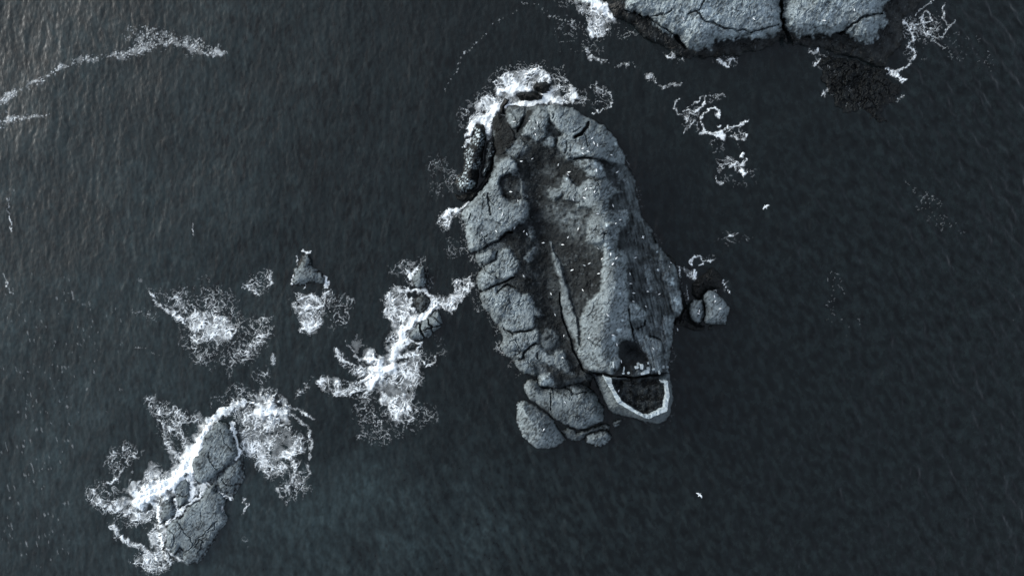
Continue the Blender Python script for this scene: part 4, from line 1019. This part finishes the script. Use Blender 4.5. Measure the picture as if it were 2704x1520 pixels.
for q, w in (((1318, 165), 5), ((1360, 140), 6), ((1412, 150), 6), ((1455, 195), 5), ((1520, 235), 4), ((1290, 230), 5), ((1225, 205), 4), ((1500, 290), 4), ((1240, 285), 6), ((1440, 350), 5), ((1380, 180), 7)):
    streak('E', 1.0, 0, (1370, 285, 8), ((1370 + q[0]) / 2, (285 + q[1]) / 2, w), (q[0], q[1], 1.5), lift=.8)
area('E', .35, 12, (1310, 100), (1420, 110), (1470, 220), (1290, 250), mist=.35)
area('E', .70, 14, (1110, 230), (1200, 200), (1330, 310), (1440, 330), (1530, 400), (1595, 430), (1655, 540), (1560, 600), (1480, 640), (1500, 700), (1430, 770), (1360, 760), (1300, 690), (1260, 640), (1180, 580), (1155, 480), (1130, 400), (1100, 330), mist=.2)
area('E', .5, 10, (1370, 430), (1450, 390), (1520, 470), (1500, 540), (1420, 540), mode=-1); area('E', .2, 6, (1230, 320), (1340, 340), (1320, 400), (1240, 380), mist=.3)
streak('E', .9, 6, (1200, 500), (1290, 560), (1360, 640), (1340, 700)); streak('E', .9, 5, (1420, 620), (1490, 590), (1560, 560))
streak('E', .6, 4, (1480, 290), (1560, 320), (1640, 400), (1668, 520), (1650, 640)); streak('E', .55, 4, (1500, 240), (1600, 285), (1690, 345)); streak('E', .66, 4, (1540, 640), (1562, 700), (1512, 800), (1480, 850)); streak('E', .62, 4, (1640, 660), (1660, 720), (1585, 790))
area('E', .38, 16, (1420, 780), (1440, 880), (1500, 935), (1650, 880), (1670, 660), (1520, 640)); streak('E', .6, 4, (1420, 830), (1440, 880), (1500, 930))
area('E', .66, 12, (40, 840), (120, 825), (200, 900), (330, 880), (420, 950), (560, 920), (562, 1040), (500, 1062), (380, 1060), (280, 1020), (150, 985), (90, 925)); area('E', .5, 12, (210, 1080), (300, 1000), (420, 1040), (510, 1080), (390, 1112), (300, 1125))
streak('E', .85, 8, (280, 930), (340, 980), (420, 1010), (500, 1040)); streak('E', .8, 7, (250, 1090), (320, 1170), (420, 1230), (530, 1285)); area('E', .72, 12, (380, 1330), (480, 1265), (600, 1262), (665, 1290), (682, 1350), (622, 1435), (520, 1460), (440, 1385), mist=.15)
area('E', .85, 8, (510, 1140), (590, 1060), (632, 1100), (642, 1200), (602, 1265), (540, 1245), mist=.35)
area('E', .52, 14, (470, 170), (560, 180), (680, 230), (740, 270), (860, 290), (940, 340), (900, 420), (820, 500), (760, 560), (740, 640), (680, 580), (620, 480), (570, 420), (580, 330), (490, 240))
streak('E', .95, 7, (620, 430), (645, 510), (690, 570), (765, 640)); streak('E', .7, 3, (690, 370), (780, 360), (860, 350)); streak('E', .8, 5, (580, 330), (640, 400), (740, 430))
area('E', .75, 8, (760, 380), (850, 370), (840, 470), (770, 470), mode=-1); area('E', .75, 7, (680, 460), (750, 480), (740, 560), (690, 530), mode=-1)
area('E', .46, 14, (200, 640), (250, 550), (360, 500), (470, 560), (430, 650), (320, 700), (300, 790), (210, 700)); streak('E', .6, 3.5, (190, 800), (260, 790), (300, 750), (330, 690)); area('E', .32, 14, (40, 830), (160, 760), (300, 800), (360, 860), (200, 900))
area('E', .4, 14, (1060, 80), (1200, 90), (1320, 200), (1180, 210), (1060, 160)); area('E', .5, 10, (1560, 150), (1640, 40), (1670, 40), (1640, 130), (1560, 200)); area('E', .3, 14, (930, 160), (1060, 150), (1100, 220), (940, 240), mist=.12)
area('E', .25, 14, (1180, 1180), (1290, 1190), (1260, 1260), (1190, 1240)); streak('E', .8, 4, (1040, 960), (1010, 1010)); 
# -- right cluster
patch('tangled foam threads drifting right of the large island')
for w, D, pts in ((2.8, .8, ((350, 600), (372, 540), (420, 492), (480, 450))), (3, .8, ((335, 335), (400, 300), (460, 310), (530, 290), (580, 262), (590, 200))), (3, .8, ((565, 380), (568, 470), (592, 570), (550, 600))),
                  (3, .8, ((570, 400), (600, 340), (680, 290), (740, 270))), (4.5, 1.05, ((740, 275), (785, 330), (785, 390))), (3.2, .85, ((590, 590), (680, 612), (780, 615))), (2.5, .8, ((830, 560), (920, 532), (1050, 530), (1080, 490), (1175, 430))),
                  (2.5, .8, ((212, 270), (225, 210), (260, 160))), (2.2, .6, ((215, 280), (250, 340), (300, 370))), (2.5, .7, ((960, 640), (1060, 690), (1140, 680), (1160, 610))), (2.8, .75, ((920, 1050), (1000, 1030), (1100, 1020), (1150, 970))), (2.5, .7, ((1000, 1020), (1010, 1100))),
                  (2.4, .6, ((380, 270), (450, 230), (520, 200), (560, 130), (640, 120))), (2, .5, ((680, 100), (780, 100), (860, 100), (870, 130)))):
    streak('R', D, w, *pts)
spot('R', 1.35, 8, (800, 630), (820, 650), lift=.2); spot('R', 1.35, 4.5, (1095, 910), (1150, 960), lift=.2); spot('R', 1.4, 7, (1110, 1130), lift=.3); spot('R', .95, 4, (788, 520))
area('R', .5, 9, (310, 400), (380, 310), (520, 280), (575, 340), (560, 480), (530, 590), (440, 480), (360, 570), (305, 480)); area('R', .45, 9, (880, 560), (1080, 520), (1190, 640), (1140, 700), (1000, 690), (880, 650)); area('R', .36, 10, (520, 100), (860, 80), (900, 160), (600, 200))
area('R', .33, 9, (660, 700), (870, 680), (860, 910), (740, 870)); area('R', .48, 9, (765, 960), (900, 930), (1100, 980), (1190, 960), (1130, 1040), (1000, 1090), (900, 1060), (770, 1110)); area('R', .2, 16, (740, 1120), (1300, 1050), (1330, 1280), (900, 1330)); area('R', .22, 12, (1000, 700), (1150, 700), (1120, 850), (1030, 850))
streak('R', .5, 2.2, (745, 1170), (765, 1250), (830, 1260))
# -- twin islet
patch('foam curls on the dark water above the two-lobed islet')
streak('I', 1.0, 3, (455, 290), (440, 260), (470, 190), (540, 150), (590, 172), (640, 220)); streak('I', .7, 2.2, (640, 220), (720, 240), (775, 245), (815, 215)); spot('I', 1.2, 4.5, (615, 270)); area('I', .72, 5, (300, 340), (350, 300), (420, 380), (520, 385), (552, 430), (542, 522), (450, 532), (400, 480)); spot('I', 1.1, 6, (500, 430))
streak('I', .9, 2.2, (260, 335), (265, 480)); spot('I', .9, 2.5, (960, 565), (975, 620), (1020, 660), (1040, 705), (1072, 735), (830, 645), (835, 690)); area('I', .3, 8, (930, 520), (1090, 620), (1100, 760), (1000, 740)); area('I', .25, 8, (560, 90), (800, 120), (820, 260), (640, 260))
streak('I', .6, 2, (380, 640), (400, 780), (390, 850))
# -- stray flecks
patch('faint stray foam threads on the far right water')
area('Z', .22, 26, (1820, 580), (1900, 590), (1890, 625), (1800, 610)); streak('Z', .5, 2.5, (1835, 592), (1860, 586)); area('Z', .17, 30, (2270, 450), (2350, 480), (2440, 590), (2400, 610), (2300, 530)); area('Z', .16, 30, (2080, 660), (2130, 700), (2110, 860), (2060, 820)); area('Z', .16, 16, (2100, 790), (2170, 800), (2120, 870)); area('Z', .15, 30, (2240, 60), (2480, 80), (2520, 180), (2300, 160)); area('Z', .14, 26, (2540, 700), (2575, 760), (2540, 860))
patch('small whitecap flecks scattered over the water at lower left')
area('Z', .125, 130, (-30, 690), (120, 640), (330, 720), (330, 980), (200, 1180), (220, 1480), (-30, 1480)); area('Z', .10, 90, (-30, 400), (80, 380), (120, 640), (-30, 700)); streak('Z', .55, 2, (484, 560), (484, 590)); streak('Z', .5, 2, (10, 690), (30, 740)); streak('Z', .5, 2, (20, 500), (28, 580))

patch('thin broken foam fringe along the shore of the large island')
_sl = sub(OUT, 40)
_d = -sdf(OUT, FU[_sl] + 1.5 * _wu[_sl], FV[_sl] + 1.5 * _wv[_sl])
stamp(_sl, 0.33 * sstep(26, 4, _d) * sstep(-4, 2, _d) * sstep(1420, 1330, FU[_sl]) * sstep(480, 560, FV[_sl]), 0)
stamp(_sl, 0.22 * sstep(22, 4, _d) * sstep(-4, 2, _d) * sstep(1600, 1680, FU[_sl]), 0)


def build_foam():
    u, v = FU + 1.3 * _wu, FV + 1.3 * _wv
    r1 = 1 - np.abs(perlin(u / 19, v / 18, 921)) * 2.6
    r2 = 1 - np.abs(perlin(u / 11.5 + 7, v / 11, 931)) * 2.1
    r3 = 1 - np.abs(perlin(u / 34, v / 30, 937)) * 4.2
    g = 0.75 * perlin(FU / 4.6, FV / 4.6, 941) + 0.25 * perlin(FU / 9, FV / 9, 943)
    lace = np.maximum(np.maximum(r1, r2 * 0.92), r3) + 0.03 * perlin(FU / 6, FV / 6, 939)
    dash = perlin((FU - 0.25 * FV) / 5.5, FV / 15, 945)

    def spread(x):                                   # even out to 0..1 by rank
        q = np.quantile(x[::3, ::3], np.linspace(0, 1, 201))
        return np.interp(x, q, np.linspace(0, 1, 201))
    lace = spread(lace) * (1 - FINE) + spread(g) * FINE
    lace = np.where(PATCH == PATCHES.index('small whitecap flecks scattered over the water at lower left') + 1, spread(dash), lace)
    lowf = 1 + 0.55 * fbm(FU, FV, 50, 951, 3) + 0.18 * perlin(FU / 16, FV / 16, 957)
    D = np.where(DEN < 1.0, np.minimum(DEN * lowf, np.maximum(DEN, 0.93)), DEN * (1 + 0.12 * (lowf - 1)))
    cov = np.clip(0.57 * np.clip(D, 0, 1.4) ** 1.5, 0, 0.98)
    over = lace - (1 - cov)
    a = (0.4 * sstep(-0.18, 0.06, over) + 0.6 * sstep(-0.04, 0.20, over)) * sstep(0.03, 0.16, D)
    a *= (0.22 + 0.78 * sstep(0.10, 0.75, D)) * np.clip(0.85 + 0.5 * fbm(FU, FV, 22, 985, 2), 0.4, 1.1)
    a *= 1 - 0.46 * FINE
    solid = sstep(1.0, 1.4, D)
    a = np.maximum(a, solid)
    a = np.maximum(a, LINE * np.clip(0.7 + 1.1 * perlin(FU / 12, FV / 12, 981), 0.0, 1.2))
    mist = np.maximum(MIST, (0.16 * np.clip(D, 0, 1) ** 1.3 + 0.22 * sstep(0.5, 0.95, D))) * np.clip(0.75 + 0.8 * fbm(FU, FV, 18, 961, 4), 0.1, 1.3)
    a = np.maximum(a, mist)
    a = np.clip(a, 0, 1)
    bil = np.clip(0.6 + 0.9 * fbm(FU, FV, 26, 971, 3, 0.5), 0.05, 1.6)
    shelf = sstep(-6, 4, sdf(T('E', (900, 380), (1080, 350), (1200, 580), (1190, 860), (1090, 1060), (870, 1380), (640, 1340), (580, 1080), (600, 860), (800, 690)), FU, FV))
    Z = sea_height(FU, FV) - 0.1 + 0.05 + 0.5 * shelf + 0.10 * a + 0.4 * LIFT * bil
    X, Y = (FU - CU) * S * (H - Z) / H, -(FV - CV) * S * (H - Z) / H
    P = np.stack([X, Y, Z], -1).reshape(-1, 3)
    amax = np.maximum(np.maximum(a[1:, 1:], a[:-1, :-1]), np.maximum(a[1:, :-1], a[:-1, 1:]))
    av = a.ravel()
    for i, lab in enumerate(PATCHES):
        m = (amax > 0.075) & (PATCH[:-1, :-1] == i + 1)
        if not m.any():
            continue
        used, f = grid_faces(FU.shape, m)
        add('sea_foam', new_mesh('sea_foam', P[used], f, {'cover': av[used]}, True), M_FOAM, None, lab, 'foam', 'foam on the water', 'stuff')


build_foam()

# ---------------------------------------------------------------- gulls
M_GULL = plain_material('white_plumage', (0.66, 0.70, 0.72), 0.7, 0.1, 9.0)


def gull_perched():
    """a standing gull seen from anywhere: tapering body, folded wings, raised head with bill, tail, two legs"""
    prof = [(-0.34, 0.02, 0.02, 0.16), (-0.24, 0.06, 0.035, 0.18), (-0.10, 0.115, 0.085, 0.20), (0.04, 0.125, 0.105, 0.22), (0.15, 0.095, 0.095, 0.26),
            (0.21, 0.06, 0.065, 0.32), (0.25, 0.055, 0.06, 0.37), (0.30, 0.045, 0.05, 0.38), (0.34, 0.015, 0.016, 0.365), (0.39, 0.006, 0.008, 0.355)]
    v, f, n = [], [], 8
    for x, ry, rz, zc in prof:
        for k in range(n):
            a = 2 * math.pi * k / n
            v.append((x, ry * math.cos(a), zc + rz * math.sin(a)))
    for i in range(len(prof) - 1):
        for k in range(n):
            f.append((i * n + k, i * n + (k + 1) % n, (i + 1) * n + (k + 1) % n, (i + 1) * n + k))
    for s in (-1, 1):                                   # folded wing and leg
        b = len(v)
        v += [(0.12, s * 0.10, 0.25), (0.0, s * 0.145, 0.22), (-0.2, s * 0.10, 0.19), (-0.42, s * 0.02, 0.17), (0.0, s * 0.09, 0.30), (-0.2, s * 0.05, 0.24)]
        f += [(b, b + 1, b + 2, b + 4), (b + 4, b + 2, b + 3, b + 5)]
        b = len(v)
        for z in (0.0, 0.14):
            v += [(0.02, s * 0.04, z), (0.035, s * 0.05, z), (0.02, s * 0.06, z), (0.005, s * 0.05, z)]
        f += [(b + k, b + (k + 1) % 4, b + 4 + (k + 1) % 4, b + 4 + k) for k in range(4)]
    return new_mesh('gull', v, f)


def gull_flying():
    prof = [(-0.36, 0.09, 0.006), (-0.25, 0.05, 0.03), (-0.10, 0.09, 0.07), (0.06, 0.10, 0.085), (0.18, 0.07, 0.065), (0.25, 0.05, 0.05), (0.30, 0.045, 0.045), (0.34, 0.015, 0.015), (0.40, 0.005, 0.006)]
    v, f, n = [], [], 8
    for x, ry, rz in prof:
        for k in range(n):
            a = 2 * math.pi * k / n
            v.append((x, ry * math.cos(a), rz * math.sin(a)))
    for i in range(len(prof) - 1):
        for k in range(n):
            f.append((i * n + k, i * n + (k + 1) % n, (i + 1) * n + (k + 1) % n, (i + 1) * n + k))
    for s in (-1, 1):
        b = len(v)
        for y, xl, xt, z in ((0.06, 0.16, -0.13, 0.03), (0.22, 0.22, -0.10, 0.09), (0.38, 0.20, -0.08, 0.10), (0.55, 0.08, -0.12, 0.07), (0.72, -0.12, -0.17, 0.03)):
            v += [(xl, s * y, z + 0.012), (xt, s * y, z + 0.004), (xt, s * y, z - 0.004), (xl, s * y, z - 0.012)]
        for i in range(4):
            for k in range(4):
                f.append((b + i * 4 + k, b + i * 4 + (k + 1) % 4, b + i * 4 + 4 + (k + 1) % 4, b + i * 4 + 4 + k))
        f.append((b + 16, b + 17, b + 18, b + 19))
    return new_mesh('flying_gull', v, f)


ME_P, ME_F = gull_perched(), gull_flying()
deps = bpy.context.evaluated_depsgraph_get()


def drop(u, v):
    """first surface of rock met when looking down at a survey position"""
    x, y, _ = place(u, v, 0)
    o = cam.location
    dv = np.array([x, y, 0.0]) - np.array(o)
    hit, loc, nor, idx, ob, mat = scene.ray_cast(deps, o, dv / np.linalg.norm(dv))
    return loc, ob


ORD = ['second', 'third', 'fourth', 'fifth', 'sixth', 'seventh', 'eighth', 'ninth', 'tenth']
GULLS = [
    ('white gull on the smooth northern slab', 'gulls on the northern slab',
     T('N5', (818, 770), (858, 858), (922, 900), (645, 960), (745, 1015), (645, 1055), (1187, 1083))),
    ('white gull on the rounded north-western knolls', 'gulls on the north-western knolls',
     T('N1', (1140, 450), (1440, 440), (1590, 470), (1540, 580), (1550, 690))),
    ('white gull at the head of the central turf hollow', 'gulls in the upper turf hollow',
     T('N1', (1490, 1155), (1280, 1205)) + T('N5', (175, 1272))),
    ('white gull on the broad western slab', 'gulls on the western slab',
     T('N2', (1080, 340), (1215, 515), (870, 665), (915, 775), (525, 1120), (797, 1090), (1147, 1025))),
    ('white gull on turf right of the western slab', 'gulls right of the western slab',
     T('N2', (1327, 1090), (1383, 1142))),
    ('white gull in the long dark gully', 'gulls in the long gully',
     T('N2', (1700, 1312)) + T('N3', (1323, 637), (1845, 980), (1925, 1380)) + T('N8', (65, 620), (38, 1037))),
    ('white gull on the upper ridge below the northern slab', 'gulls on the upper ridge',
     T('N5', (905, 1380), (380, 1410)) + T('N6', (360, 155), (800, 413), (868, 487), (676, 602), (460, 630), (930, 905), (705, 430))),
    ('white gull on the dark eastern cliff ledges', 'gulls on the eastern ledges',
     T('N5', (1300, 1410)) + T('N6', (1220, 750), (1350, 1018), (1268, 1090), (1790, 1348)) + T('N7', (1575, 45), (1430, 437), (1860, 670), (1887, 1130))),
    ('white gull on dark turf left of the central ridge', 'gulls on the central turf',
     T('N6', (360, 1350), (555, 1190)) + T('N7', (40, 190), (720, 262), (548, 548), (455, 583), (220, 673), (425, 1055), (730, 740))),
    ('white gull on the narrow middle of the ridge', 'gulls on the middle ridge',
     T('N7', (795, 455), (1065, 450), (1000, 555), (960, 370))),
    ('white gull on dark turf right of the central ridge', 'gulls right of the ridge',
     T('N7', (1325, 742), (1335, 930), (1665, 1080), (1395, 1110), (1630, 1365), (1390, 1270))),
    ('white gull on the broad lower ridge above the ruin', 'gulls on the lower ridge',
     T('N8', (905, 230), (310, 615), (550, 660), (1000, 610), (1075, 790), (1770, 868))),
    ('white gull standing alone in the dark hollow above the ruined wall', None, T('N8', (1160, 1112))),
    ('white gull standing alone inside the ruined wall', None, T('W', (712, 700))),
    ('white gull on black rock under the eastern cliff', 'gulls under the eastern cliff', T('N7', (2110, 537), (2080, 613)) + T('N8', (2235, 503))),
    ('white gull on the two-lobed islet', 'gulls on the two-lobed islet', T('I', (820, 798), (832, 878), (910, 993), (580, 1030), (565, 1070))),
    ('white gull perched alone on the oval boulder', None, T('B', (690, 1287))),
    ('white gull perched alone on the long pale rock block', None, T('B', (825, 1112))),
    ('white gull on the pale headland', 'gulls on the headland', T('C', (830, 120), (1885, 65), (940, 160), (1265, 120), (1700, 130))),
]
for lab, grp, pts in GULLS:
    pts = sorted(pts, key=lambda p: p[1])
    for k, (u, v) in enumerate(pts):
        which = '' if len(pts) == 1 else ', uppermost in the photo' if k == 0 else ', lowest in the photo' if k == len(pts) - 1 else ', %s from the top' % ORD[k - 1]
        loc, ob = drop(u, v)
        o = add('gull', ME_P, M_GULL, None, lab + which, 'gull', grp, None, (loc[0], loc[1], loc[2] - 0.01))
        o.rotation_euler[2] = random.uniform(0, 6.28)
        o.scale = (random.uniform(0.62, 0.88),) * 3
for (u, v), ang, lab in ((T('P', (2022, 546))[0], 122, 'white gull flying over open water right of the large island'),
                         (T('P', (1847, 1306))[0], 48, 'white gull flying over open water below the ruined wall')):
    o = add('flying_gull', ME_F, M_GULL, None, lab, 'gull', 'gulls in flight', None, place(u, v, 9.0))
    o.rotation_euler = (0.15, 0, math.radians(ang))
    o.scale = (1.0,) * 3
